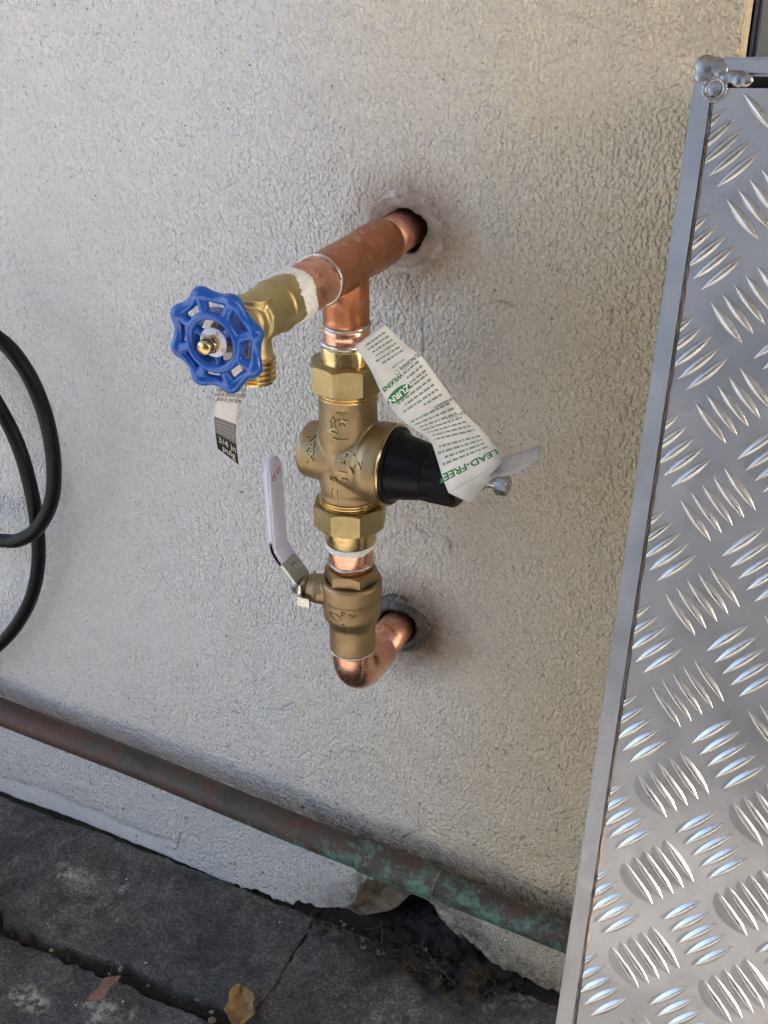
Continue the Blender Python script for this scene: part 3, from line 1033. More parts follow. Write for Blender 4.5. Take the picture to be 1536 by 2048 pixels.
bv = bvh_of(prv)
def o3(x, y):
    return 560 + x / 2.844, 640 + y / 2.844
L3 = [('H', 350, 555, .0075, 95), ('3', 352, 597, .0075, 95), ('W', 298, 648, .0068, 92), ('I', 352, 684, .0068, 90), ('L', 395, 766, .0068, 112), ('K', 438, 818, .0068, 118), ('I', 408, 853, .0062, 140), ('N', 352, 885, .0068, 100), ('S', 300, 903, .0068, 90),
      ('N', 172, 680, .0062, 88), ('R', 170, 716, .0062, 90), ('3', 166, 750, .0062, 92), ('X', 165, 776, .0058, 95), ('L', 168, 800, .0058, 97), ('F', 345, 805, .0050, 100)]
arrow1 = tube([(-0.0022, -0.0006, 0.0001), (0, 0.0022, 0.0001), (0.0022, -0.0006, 0.0001), (0.0009, -0.0006, 0.0001), (0.0009, -0.004, 0.0001), (-0.0009, -0.004, 0.0001), (-0.0009, -0.0006, 0.0001)], 0.0003, 6, closed=True)
arrow2 = join(tube([(-0.001, 0.003, 0.0001), (-0.0022, 0.001, 0.0001), (-0.0022, -0.003, 0.0001)], 0.00035, 6), tube([(0.0016, 0.003, 0.0001), (0.0016, -0.004, 0.0001)], 0.00035, 6))
items = [(s, *o3(x, y), sz, a) for s, x, y, sz, a in L3] + [(arrow1, *o3(300, 572), 0, 0), (arrow2, *o3(310, 990), 0, 0)]
link('raised_lettering', pyd('lt', *stamp(bv, items)), 'brass_nut', prv, smooth=False)

# nipple between the valves
link('copper_nipple', pyd('cn', *lathe((0, -D, 0), Zv, [(0.388, 0.0126), (0.3945, 0.0130), (0.3955, 0.0133), (0.4000, 0.0131), (0.404, 0.0134), (0.409, 0.0128)], 56)), 'copper_bright', asm)
ring('solder_ring', (0, -D, 0), Zv, 0.4055, 0.0133, 0.0012, 'dope', 9, 0.0009)
ring('solder_ring', (0, -D, 0), Zv, 0.4072, 0.0130, 0.0014, 'dope', 10, 0.0007)
ring('solder_ring', (0, -D, 0), Zv, 0.3948, 0.0131, 0.0009, 'solder', 11, 0.0005)

# ball valve
ballp = lathe((0, -D, 0), Zv, [(0.3330, 0.0125), (0.3331, 0.0136), (0.3345, 0.0139), (0.3505, 0.0139), (0.3525, 0.0142), (0.3580, 0.0168), (0.3600, 0.0174), (0.3712, 0.0178), (0.3720, 0.0181), (0.3810, 0.0181), (0.3822, 0.0178), (0.3832, 0.0165), (0.3832, 0.0150), (0.3800, 0.0140)], 72)
boss = lathe((-0.006, -D - 0.004, 0.3735), Vector((-1, -0.15, 0)), [(0.0, 0.0095), (0.014, 0.0090), (0.0185, 0.0080), (0.0195, 0.0066), (0.0225, 0.0064), (0.023, 0.0054)], 48)
bal = link('ball_valve', remeshed(*join(ballp, boss), 0.00055, 3), 'brass_cast', asm)
bal['label'] = 'cast brass ball valve with white lever'
link('end_hex', pyd('eh', *nut((0, -D, 0), Zv, 0.3795, 0.3905, 0.0162, 6, 0.25)), 'brass_cast', bal, auto=22)
bv2 = bvh_of(bal)
def o4(x, y):
    return 480 + x / 3.491, 880 + y / 3.491
el_ = [(0.0030 * math.cos(t * 6.283 / 24), 0.0024 * math.sin(t * 6.283 / 24), 0.0001) for t in range(24)]
emb = join(tube(el_, 0.00026, 6, closed=True), tube([(-0.0042, 0.0026, 0.0001), (-0.0042, -0.0024, 0.0001)], 0.00026, 6), tube([(-0.0042, 0.0026, 0.0001), (-0.001, -0.002, 0.0001), (0.002, 0.002, 0.0001)], 0.00026, 6))
link('raised_lettering', pyd('lt', *stamp(bv2, [(emb, *o4(668, 1240), 0, 5), ('o', *o4(715, 1213), .0050, 0), ('Y', *o4(780, 1250), .0058, 12), ('a', *o4(716, 1293), .0040, 0), ('E', *o4(515, 1092), .0042, 20)])), 'brass_cast', bal, smooth=False)
# lever: a bent strip lying across the stem, its grip dipped in white vinyl
LY0, LY1 = -0.0855, -0.0700


def strip(poly, t, y0, y1, taper=None):
    pts = [Vector((x, 0, z)) for x, z in poly]
    n = len(pts)
    vs_, fs_ = [], []
    for i, p in enumerate(pts):
        tg = (pts[min(i + 1, n - 1)] - pts[max(i - 1, 0)]).normalized()
        nn = Vector((tg.z, 0, -tg.x))
        k = taper[i] if taper else 1.0
        yc, hw = (y0 + y1) / 2, (y1 - y0) / 2 * k
        for dy, dn in ((-hw, -t), (-hw, t), (hw, t), (hw, -t)):
            q = p + nn * dn
            vs_.append(Vector((q.x, yc + dy, q.z)))
    for i in range(n - 1):
        b, c2 = i * 4, i * 4 + 4
        for a in range(4):
            a2 = (a + 1) % 4
            fs_.append((b + a, c2 + a, c2 + a2, b + a2))
    fs_ += [(0, 1, 2, 3), tuple(reversed([(n - 1) * 4 + k for k in range(4)]))]
    return vs_, fs_


lev = [(-0.0285, 0.3630), (-0.0285, 0.3740), (-0.0290, 0.3775), (-0.0308, 0.3810), (-0.0402, 0.3920), (-0.0428, 0.3960)]
def smoothpoly(p, n=4):
    return [(q.x, q.y) for q in catmull([(a, b, 0) for a, b in p], n)]
lp = smoothpoly(lev)
tp = [0.62 + 0.38 * min(1, i / 10) for i in range(len(lp))]
lever = link('lever', bevelled(pyd('lv', *strip(lp, 0.0011, LY0, LY1, tp)), 0.0003, 1), 'lever_steel', bal, auto=40)
gl = smoothpoly([(-0.0385, 0.3902), (-0.0418, 0.3945), (-0.0438, 0.3990), (-0.0443, 0.4075), (-0.0448, 0.4320), (-0.0451, 0.4465), (-0.0452, 0.4555)], 6)
n_ = len(gl)
tp = [1.04 if i < n_ - 8 else 1.04 * math.sqrt(max(0.06, 1 - ((i - (n_ - 9)) / 8.3) ** 2)) for i in range(n_)]
gm = pyd('grip', *strip(gl, 0.0021, LY0, LY1, tp))
bmx = bmesh.new()
bmx.from_mesh(gm)
bmesh.ops.bevel(bmx, geom=[e for e in bmx.edges if abs((e.verts[0].co - e.verts[1].co).y) < 0.006], offset=0.0011, segments=2, affect='EDGES')
bmx.to_mesh(gm)
bmx.free()
grip = link('grip', gm, 'vinyl', bal, auto=60)
grip['label'] = 'white vinyl lever grip'
link('lever_nut', pyd('lnut', *nut((0, -0.0765, 0.3735), Vector((-1, 0, 0)), 0.0300, 0.0342, 0.0062, 6, 0.2)), 'steel', bal, auto=25)
link('stop_plate', pyd('spl', *join(strip([(-0.0262, 0.3650), (-0.0262, 0.379)], 0.0008, -0.086, -0.067), box(-0.0270, -0.019, -0.0880, -0.0862, 0.3665, 0.3725))), 'steel', bal, smooth=False)
link('lever_hole', pyd('lh', *lathe((-0.0362, -0.0775, 0.3872), Vector((0.753, 0, -0.657)), [(0.00085, 0.0024), (0.0013, 0.0024)], 20)), 'slot', bal, smooth=False)


def print_on_lever(s, size, x, z, t, mat, rotd):
    vs_, fs_ = text_flat(s, size)
    a = math.radians(rotd)
    out = []
    for q in vs_:
        u2 = q.x * math.cos(a) - q.y * math.sin(a)
        w2 = q.x * math.sin(a) + q.y * math.cos(a)
        out.append(Vector((x, -0.0775 + u2, z + w2)))
    return out, fs_


bvg = bvh_of(grip)
link('date_print', pyd('dpr', *stamp(bvg, [('10 22', *o4(252, 233), .0042, 165)], 0.0001, 0.0)), 'red_ink', bal, smooth=False)
bvl = bvh_of(lever)
link('lever_stamp', pyd('lst', *stamp(bvl, [('I CH I', *o4(425, 876), .0034, -25)], 0.0001, 0.0)), 'white_ink', bal, smooth=False)

# elbow and lower pipe through the wall
R_E = 0.0195
path = [(0, -D, ZE + R_E + 0.014), (0, -D, ZE + R_E)]
for k in range(1, 17):
    a = k / 16 * math.pi / 2
    path.append((0, -D + R_E * (1 - math.cos(a)), ZE + R_E * (1 - math.sin(a))))
path += [(0, -D + R_E + 0.012, ZE), (0, -D + R_E + 0.0165, ZE)]
rd = [0.0125] + [0.0127] * (len(path) - 2) + [0.0127]
elb = link('copper_elbow', pyd('elb', *tube(path, rd, 48)), 'copper_bright', asm, auto=50)
link('copper_pipe', pyd('lp', *lathe((0, 0.02, ZE), Yo, [(0, 0.0111), (0.06, 0.0111)], 48)), 'copper', asm)
ring('solder_ring', (0, -D, 0), Zv, 0.3328, 0.0128, 0.0010, 'solder', 12)
ring('solder_ring', (0, 0, ZE), Yo, 0.0345, 0.0117, 0.0008, 'copper_flux', 13)
# grey sealant collar round the lower pipe
r_ = random.Random(3)
cl = []
for i in range(3):
    pth, rad = [], []
    for k in range(60):
        a = 2 * math.pi * k / 60
        rr = 0.0150 + 0.0019 * i + 0.0010 * math.sin(3 * a + i) + 0.0005 * r_.uniform(-1, 1)
        pth.append((math.cos(a) * rr + 0.001, -0.001 - 0.0015 * (2 - i), ZE + math.sin(a) * rr))
        rad.append(0.0024 + 0.0008 * r_.random())
    cl.append(tube(pth, rad, 8, closed=True))
M['mortar'] = paint('pipe_hole_mortar', (0.33, 0.27, 0.225), 0.75, 0.3, 90, 0.0012, 260)
mc_ = []
r_ = random.Random(31)
for i in range(5):
    pth, rad = [], []
    for k in range(70):
        a = 2 * math.pi * k / 70
        rr = 0.0158 + 0.0017 * i + 0.0010 * math.sin(2 * a + 0.8) + 0.0007 * math.sin(5 * a + i) + 0.0005 * r_.uniform(-1, 1)
        pth.append((math.cos(a) * rr + 0.0012, -0.0016 + 0.0010 * abs(i - 1.5) + 0.0008 * math.sin(3 * a), ZT + math.sin(a) * rr))
        rad.append(0.0021 + 0.0009 * r_.random())
    mc_.append(tube(pth, rad, 8, closed=True))
link('mortar_collar', remeshed(*join(*mc_), 0.0007, 2), 'mortar', house)
M['sealant'] = paint('grey_sealant', (0.05, 0.043, 0.038), 0.45, 0.5, 120, 0.0008, 300)
link('sealant_collar', remeshed(*join(*cl), 0.0008, 2), 'sealant', asm)

# ------------------------------------------------------------------ paper tags
class Sheet:
    """a paper strip through pairs of edge points; s runs 0..1 along it, t 0..1 across"""

    def __init__(self, A, B, n=10):
        self.A, self.B = catmull(A, n), catmull(B, n)
        mid = [(a + b) / 2 for a, b in zip(self.A, self.B)]
        L = [0.0]
        for p, q in zip(mid[:-1], mid[1:]):
            L.append(L[-1] + (q - p).length)
        self.len = L[-1]
        self.L = [x / L[-1] for x in L]
        self.width = (self.A[len(mid) // 2] - self.B[len(mid) // 2]).length

    def at(self, s, t):
        s = min(max(s, 0), 0.99999)
        i = max(k for k in range(len(self.L)) if self.L[k] <= s)
        f = (s - self.L[i]) / max(1e-9, self.L[i + 1] - self.L[i])
        a = self.A[i].lerp(self.A[i + 1], f)
        b = self.B[i].lerp(self.B[i + 1], f)
        p = a.lerp(b, t)
        n = (self.A[i + 1] - self.A[i] + self.B[i + 1] - self.B[i]).cross(b - a).normalized()
        if n.dot(CAM - p) < 0:
            n = -n
        return p, n

    def mesh(self, name, nt_=6, thick=0.00022, wav=0.0):
        ns = len(self.A)
        vs_, fs_ = [], []
        for side in (1, -1):
            for i in range(ns):
                for j in range(nt_ + 1):
                    p, n = self.at(self.L[i], j / nt_)
                    vs_.append(p + n * (side * thick / 2))
        m = nt_ + 1
        o2 = ns * m
        for i in range(ns - 1):
            for j in range(nt_):
                q = (i * m + j, i * m + j + 1, (i + 1) * m + j + 1, (i + 1) * m + j)
                fs_.append(q)
                fs_.append(tuple(o2 + k for k in reversed(q)))
        bd = [i * m for i in range(ns)] + [(ns - 1) * m + j for j in range(1, m)] + [i * m + nt_ for i in range(ns - 2, -1, -1)] + [j for j in range(nt_ - 1, 0, -1)]
        for a, b in zip(bd, bd[1:] + bd[:1]):
            fs_.append((a, b, o2 + b, o2 + a))
        return pyd(name, vs_, fs_)

    def put(self, flatmesh, s0, t0, up, off=0.0003):
        """flat lettering (metres) onto the sheet; up=+1: letter tops towards larger s; reading along +t"""
        vs_, fs_ = flatmesh
        out = []
        for q in vs_:
            p, n = self.at(s0 + up * q.y / self.len, t0 + up * (q.x / self.width if up > 0 else -q.x / self.width) * (1 if up > 0 else 1))
            out.append(p + n * off)
        return out, fs_


def pts(lst):
    return [at_y(px, py, y) for px, py, y in lst]


# green-printed tag of the pressure valve
Lp = [(708, 693, -.1010), (739, 736, -.1015), (763, 786, -.1020), (791, 828, -.1015), (825, 856, -.0995), (859, 880, -.0970), (874, 918, -.0960), (886, 958, -.0955), (897, 985, -.0945)]
Rp = [(769, 648, -.0880), (812, 690, -.0870), (846, 716, -.0865), (882, 765, -.0860), (921, 817, -.0850), (960, 856, -.0835), (981, 881, -.0820), (997, 902, -.0800), (1004, 925, -.0770)]
sh = Sheet(pts(Rp), pts(Lp), 6)
zt_ = empty('paper_tag', at_y(955, 968, -0.078))
tag(zt_, 'white paper tag with green print on the bolt of the black-capped valve', 'tag')
link('sheet', sh.mesh('sheet'), 'paper', zt_)
tipA = [(1004, 925, -.0770), (985, 955, -.0765), (958, 985, -.0790), (946, 1003, -.0830)]
tipB = [(897, 985, -.0945), (912, 993, -.0935), (930, 1001, -.0905), (944, 1006, -.0850)]
link('sheet_end', Sheet(pts(tipA), pts(tipB), 5).mesh('sheet_end'), 'paper', zt_)
flA = [(972, 917, -.0700), (990, 916, -.0690), (1011, 914, -.0720), (1045, 903, -.0770), (1082, 892, -.0820)]
flB = [(950, 953, -.0800), (982, 952, -.0800), (1016, 951, -.0830), (1050, 935, -.0880), (1077, 917, -.0930)]
fl = link('folded_flap', Sheet(pts(flA), pts(flB), 5).mesh('flap'), 'paper_back', zt_)
fl['label'] = 'grey-brown folded back flap'
W = sh.width


def words(s0, t0, t1, h, r_, up=1):
    out = []
    t = t0
    while t < t1:
        w = min(r_.uniform(0.03, 0.13), t1 - t)
        n = max(2, int(w / 0.03))
        P0 = [sh.at(s0 - h / sh.len / 2, t + w * i / n) for i in range(n + 1)]
        P1 = [sh.at(s0 + h / sh.len / 2, t + w * i / n) for i in range(n + 1)]
        vs_ = [p + m * 0.0003 for p, m in P0] + [p + m * 0.0003 for p, m in P1]
        out.append((vs_, [(i, i + 1, n + 2 + i, n + 1 + i) for i in range(n)]))
        t += w + 0.022
    return out


r_ = random.Random(12)
fine = []
for i in range(11):
    s = 0.845 - 0.03 * i if i < 4 else 0.83 - 0.03 * i
    fine += words(s, 0.10 + 0.03 * r_.random(), r_.uniform(0.86, 0.97), 0.0011, r_)
for i in range(5):
    fine += words(0.475 - 0.030 * i, 0.12, r_.uniform(0.7, 0.95) if i else 0.5, 0.0010, r_)
for i in range(4):
    fine += words(0.335 - 0.03 * i, 0.10, 0.46, 0.0010, r_)
for i in range(6):
    fine += words(0.165 - 0.026 * i, 0.14, r_.uniform(0.6, 0.92), 0.0010, r_)
link('small_print', pyd('fine', *join(*fine)), 'grey_green_ink', zt_, smooth=False)
link('heading', pyd('hd', *sh.put(text_flat('LEAD-FREE*', 0.0053, 0, 0, 0.00012), 0.905, 0.54, 1)), 'green_ink', zt_, smooth=False)
ov = [Vector((0, 0, 0))] + [Vector((0.0066 * math.cos(k * 6.2832 / 40), 0.0031 * math.sin(k * 6.2832 / 40), 0)) for k in range(40)]
link('logo_oval', pyd('ov', *sh.put((ov, [(0, 1 + k, 1 + (k + 1) % 40) for k in range(40)]), 0.345, 0.74, 1, 0.0003)), 'green_ink', zt_, smooth=False)
link('logo_name', pyd('zn', *sh.put(text_flat('ZURN', 0.0044, 0, 0, 0.0001), 0.345, 0.74, 1, 0.00042)), 'white_ink', zt_, smooth=False)
link('logo_line', pyd('wk', *sh.put(text_flat('WILKINS', 0.0031, 0, 0, 0.0001), 0.272, 0.72, 1)), 'green_ink', zt_, smooth=False)
link('print_line', pyd('bf', *sh.put(text_flat('BACKFLO', 0.0036), 0.245, 0.30, 1)), 'grey_green_ink', zt_, smooth=False)
wl = [sh.put(text_flat(s, 0.0021), ss, tt, 1) for s, ss, tt in (('WARNING', 0.515, 0.20), ('CAUTION', 0.60, 0.17), ('zurn.com', 0.215, 0.42))]
link('print_words', pyd('pw', *join(*wl)), 'black_ink', zt_, smooth=False)

# black, grey and white tag of the tap
bt = empty('paper_tag', (0.0, -0.186, ZT))
tag(bt, 'white, grey and black paper tag hanging behind the blue handwheel', 'tag')
BL = [(432, 640, -.1850), (436, 700, -.1870), (439, 768, -.1880), (427, 823, -.1905), (429, 862, -.1900), (434, 897, -.1880)]
BR = [(462, 648, -.1760), (474, 700, -.1760), (487, 765, -.1760), (474, 838, -.1790), (473, 886, -.1785), (478, 931, -.1760)]
sb = Sheet(pts(BL), pts(BR), 6)
link('sheet', sb.mesh('sheet'), 'paper_bib', bt)


def band(sheet, s0, s1, t0=0.02, t1=0.98, off=0.0002, n=8, m=4):
    vs_, fs_ = [], []
    for i in range(n + 1):
        for j in range(m + 1):
            p, nn = sheet.at(s0 + (s1 - s0) * i / n, t0 + (t1 - t0) * j / m)
            vs_.append(p + nn * off)
    for i in range(n):
        for j in range(m):
            fs_.append((i * (m + 1) + j, i * (m + 1) + j + 1, (i + 1) * (m + 1) + j + 1, (i + 1) * (m + 1) + j))
    return vs_, fs_


def put_down(sheet, fm, s0, t0, off):
    vs_, fs_ = fm
    out = []
    for q in vs_:
        p, n = sheet.at(s0 - q.y / sheet.len, t0 + q.x / sheet.width)
        out.append(p + n * off)
    return out, fs_


link('grey_band', pyd('gb', *band(sb, 0.69, 0.835)), 'grey_ink', bt, smooth=False)
link('black_band', pyd('bb', *band(sb, 0.8352, 0.995)), 'black_ink', bt, smooth=False)
link('size_print', pyd('sp', *join(put_down(sb, text_flat('3/4 in', 0.0050), 0.885, 0.52, 0.00035), put_down(sb, text_flat('pulg', 0.0050), 0.945, 0.55, 0.00035))), 'white_ink', bt, smooth=False)
link('spanish_print', pyd('es', *join(*[put_down(sb, text_flat(s, 0.0032), ss, 0.5, 0.00035) for s, ss in (('llave de latón', 0.462), ('pico invertido', 0.500), ('para jardín', 0.538))])), 'black_ink', bt, smooth=False)
r_ = random.Random(4)
gl_ = []
for i in range(4):
    t = 0.12
    while t < 0.85:
        w = r_.uniform(0.06, 0.2)
        gl_.append(band(sb, 0.715 + 0.028 * i, 0.726 + 0.028 * i, t, min(0.92, t + w), 0.0003, 1, 2))
        t += w + 0.04
link('small_print', pyd('gsp', *join(*gl_)), 'light_ink', bt, smooth=False)

# ------------------------------------------------------------------ copper pipe run near the ground
p0, p1 = at_y(0, 1421, -0.021), at_y(1130, 1871, -0.021)
dirp = (p1 - p0).normalized()
g = empty('water_pipe', p0 + dirp * 0.2)
tag(g, 'weathered copper pipe with green verdigris running along the foot of the wall', 'pipe')
a0, a1 = p0 - dirp * 1.2, p0 + dirp * 1.0
sag = [a0.lerp(a1, k / 60) + Vector((0, 0.0006 * math.sin(k * 0.9), 0.0005 * math.sin(k * 0.55))) for k in range(61)]
link('pipe', pyd('pipe', *tube(sag, 0.0111, 40)), 'patina', g)
ps = at_y(722, 1712, -0.021)
s0 = (ps - p0).dot(dirp)
q0 = p0 + dirp * s0
link('coupling', pyd('coup', *lathe(q0, dirp, [(0, 0.0110), (0.0004, 0.0122), (0.002, 0.0125), (0.060, 0.0125), (0.0618, 0.0122), (0.0622, 0.0110)], 40, 0.004)), 'patina', g)

# ------------------------------------------------------------------ black hose
loop1 = [(-330, 900), (-300, 760), (-200, 640), (-90, 632), (0, 680), (48, 735), (80, 800), (100, 870), (108, 940), (102, 1005), (75, 1056), (38, 1080), (0, 1081), (-80, 1078), (-200, 1050), (-300, 980)]
loop2 = [(-300, 985), (-290, 850), (-220, 735), (-110, 725), (-45, 752), (0, 818), (36, 890), (60, 970), (74, 1050), (77, 1120), (66, 1185), (40, 1240), (0, 1288), (-70, 1340), (-180, 1370), (-320, 1380)]
hp = [at_y(px, py, -0.034 - 0.006 * math.sin(i * 0.35)) for i, (px, py) in enumerate(loop1)] + [at_y(px, py, -0.018 - 0.002 * math.sin(i * 0.5)) for i, (px, py) in enumerate(loop2[1:])]
for q in hp:
    q.y = min(q.y, -0.007)
tail = [Vector((-0.50, -0.06, 0.10)), Vector((-0.42, -0.14, 0.012)), Vector((-0.325, -0.172, 0.0045)), Vector((-0.2925, -0.155, 0.0045)), Vector((-0.310, -0.115, 0.0045)), Vector((-0.40, -0.09, 0.0045)), Vector((-0.55, -0.10, 0.0045))]
hpath = catmull(hp + tail, 10)
ho = link('hose', pyd('hose', *tube(hpath, 0.0053, 16)), 'rubber')
tag(ho, 'black rubber hose hanging in loops against the wall', 'hose')

# ------------------------------------------------------------------ leaning aluminium tread plate
TU = Vector((0.99581995, -0.06550371, 0.06365446))
TV = Vector((0.03780986, -0.33876588, -0.94011068))
TN = Vector((-0.0831447, -0.93858774, 0.33487313))
TO = Vector((0.15868, -0.04, 0.67451))
LEN = 0.7125
WID = 0.62
pan = bpy.data.objects.new('tread_plate_panel', None)
col.objects.link(pan)
tag(pan, 'aluminium tread plate panel with welded frame leaning against the wall', 'panel')
org = TO + TV * LEN
pan.matrix_world = Matrix(((TU.x, -TV.x, TN.x, org.x), (TU.y, -TV.y, TN.y, org.y), (TU.z, -TV.z, TN.z, org.z), (0, 0, 0, 1)))


def plink(name, me, mat, parent=pan, smooth=True, auto=None):
    o = link(name, me, mat, None, smooth, auto, recentre=False)
    o.parent = parent
    return o


def pb(u0, u1, v0, v1, n0, n1):
    return box(u0, u1, LEN - v1, LEN - v0, n0, n1)


plate = plink('plate', pyd('plate', *pb(0.0097, WID - 0.0097, 0.0132, LEN - 0.010, -0.004, 0.0)), 'aluminium', smooth=False)
plink('frame_rail', bevelled(pyd('rail', *pb(0.0, 0.0093, 0.001, LEN, -0.040, 0.0006)), 0.0009, 3), 'aluminium_rail', auto=40)
plink('frame_rail', bevelled(pyd('rail', *pb(WID - 0.0093, WID, 0.001, LEN, -0.040, 0.0006)), 0.0009, 3), 'aluminium_rail', auto=40)
plink('frame_rail', bevelled(pyd('rail', *pb(0.0095, WID - 0.0095, 0.0003, 0.0082, -0.038, 0.0004)), 0.0012, 3), 'aluminium_rail', auto=40)
plink('frame_rail', bevelled(pyd('rail', *pb(0.0095, WID - 0.0095, LEN - 0.0098, LEN - 0.0005, -0.038, 0.0004)), 0.0009, 3), 'aluminium_rail', auto=40)
plink('slot_backing', pyd('slot', *pb(0.0096, WID - 0.0096, 0.004, 0.03, -0.034, -0.030)), 'slot', smooth=False)
# sealed joint between rail and plate
jpth, jr = [], []
r_ = random.Random(8)
for k in range(140):
    v = 0.013 + (LEN - 0.03) * k / 139
    jpth.append((0.0096 + 0.0003 * r_.uniform(-1, 1), LEN - v, -0.0001))
    jr.append(0.00055 + 0.0002 * r_.random())
M['bead'] = paint('dirty_bead', (0.10, 0.07, 0.05), 0.7, 0.4, 200)
plink('sealed_joint', pyd('joint', *tube(jpth, jr, 6)), 'bead')


def blob(items, vox, name):
    parts_ = []
    r2 = random.Random(len(items) * 7 + 1)
    for u, v, r, h in items:
        bmn = bmesh.new()
        bmesh.ops.create_icosphere(bmn, subdivisions=3, radius=1)
        vs_ = [Vector((u + q.co.x * r, LEN - v + q.co.y * r, q.co.z * h * 0.62 + 0.0002)) for q in bmn.verts]
        fs_ = [tuple(x.index for x in f.verts) for f in bmn.faces]
        bmn.free()
        parts_.append((vs_, fs_))
    me_ = remeshed(*join(*parts_), vox, 8)
    return plink(name, me_, 'weld', auto=None)


blob([(0.0040, 0.0040, 0.0048, 0.0026), (0.0085, 0.0042, 0.0042, 0.0022), (0.0030, 0.0085, 0.0034, 0.0022), (0.0110, 0.0060, 0.0035, 0.0020), (0.0050, 0.0085, 0.0035, 0.0018)], 0.0005, 'weld_bead')
blob([(0.0095 + 0.0046 * math.cos(k * 0.42), 0.0138 + 0.0046 * math.sin(k * 0.42), 0.0014, 0.0016) for k in range(15)], 0.0004, 'weld_bead')
blob([(0.0095, 0.0134, 0.0036, 0.0011)], 0.0004, 'weld_bead')
blob([(0.0165, 0.0085, 0.0030, 0.0020), (0.0195, 0.0095, 0.0038, 0.0024), (0.0225, 0.0100, 0.0032, 0.0026), (0.0135, 0.0090, 0.0030, 0.0016)], 0.0005, 'weld_bead')


# raised five-bar tread: one lens-shaped bar, repeated
def lens(L, w, h):
    ns, nc = 14, 6
    vs_, fs_ = [], []
    for i in range(ns + 1):
        x = -1 + 2 * i / ns
        k = max(0.0, 1 - x * x)
        for j in range(nc + 1):
            y = -1 + 2 * j / nc
            vs_.append((x * L / 2, y * w / 2 * k, h * (k ** 0.8) * max(0.0, 1 - abs(y) ** 1.7) - 0.00005))
    for i in range(ns):
        for j in range(nc):
            a = i * (nc + 1) + j
            fs_.append((a, a + nc + 1, a + nc + 2, a + 1))
    return vs_, fs_


lens_me = pyd('tread_bar', *lens(0.0236, 0.0043, 0.0014))
lens_me.materials.append(M['tread'])
lens_me.polygons.foreach_set('use_smooth', [True] * len(lens_me.polygons))
lv, lf = lens(0.0236, 0.0043, 0.0014)
PT = 0.044365
rest = []
cnt = 0
for i in range(-1, int(WID / PT) + 2):
    for j in range(-1, int(LEN / PT) + 2):
        for kind in (0, 1):
            for b in range(5):
                if kind == 0:      # leaning like a backslash
                    u = 0.0219 + 0.0043 * b + 0.008 + i * PT
                    v = 0.0595 - 0.0043 * b + 0.008 + j * PT
                    ang = -math.pi / 4
                else:
                    u = 0.0442 - PT + 0.0043 * b + 0.008 + i * PT
                    v = 0.2147 - 4 * PT + 0.0043 * b - 0.008 + j * PT
                    ang = math.pi / 4
                if u < 0.006 or u > WID - 0.012 or v < 0.019 or v > LEN - 0.02:
                    continue
                P = TO + TU * u + TV * v
                d = P - CAM
                z = d.dot(FW)
                px = 768 + FPX * d.dot(RT) / z
                py = 1024 - FPX * d.dot(UP) / z
                if -40 < px < 1600 and -40 < py < 2110:
                    bm_use = lens_me
                    if u - 0.0085 < 0.0103:
                        bm_use = pyd('tread_bar', lv, lf)
                        bmc = bmesh.new()
                        bmc.from_mesh(bm_use)
                        ca, sa = math.cos(ang), math.sin(ang)
                        bmesh.ops.bisect_plane(bmc, geom=bmc.verts[:] + bmc.edges[:] + bmc.faces[:], plane_co=Vector(((0.0103 - u) * ca, -(0.0103 - u) * sa, 0)), plane_no=Vector((-ca, sa, 0)), clear_outer=True)
                        bmc.to_mesh(bm_use)
                        bmc.free()
                        if len(bm_use.polygons) == 0:
                            continue
                        bm_use.materials.append(M['tread'])
                        bm_use.polygons.foreach_set('use_smooth', [True] * len(bm_use.polygons))
                    o = bpy.data.objects.new('tread_bar', bm_use)
                    col.objects.link(o)
                    o.parent = plate
                    o.location = (u, LEN - v, 0)
                    o.rotation_euler = (0, 0, ang)
                    o.scale = (1, 1, rnd.uniform(0.9, 1.08))
                    cnt += 1
                else:
                    ca, sa = math.cos(ang), math.sin(ang)
                    rest.append(([Vector((u + x * ca - y * sa, LEN - v + x * sa + y * ca, zz)) for x, y, zz in lv], lf))
ro_ = plink('tread_bars', pyd('tread_rest', *join(*rest)), 'tread', plate)
ro_['kind'] = 'stuff'

# ------------------------------------------------------------------ litter at the foot of the wall
def rock(cx, cy, cz, r, sq, seed):
    r2 = random.Random(seed)
    bmn = bmesh.new()
    bmesh.ops.create_icosphere(bmn, subdivisions=1, radius=1)
    ea, eb, rt_ = r2.uniform(0.55, 1.5), r2.uniform(0.5, 1.2), r2.uniform(0, 3.14)
    vs_ = []
    for q in bmn.verts:
        k = r2.uniform(0.55, 1.25)
        a_, b_ = q.co.x * r * ea * k, q.co.y * r * eb * k
        vs_.append(Vector((cx + a_ * math.cos(rt_) - b_ * math.sin(rt_), cy + a_ * math.sin(rt_) + b_ * math.cos(rt_), cz + q.co.z * r * sq * k)))
    fs_ = [tuple(x.index for x in f.verts) for f in bmn.faces]
    bmn.free()
    return vs_, fs_


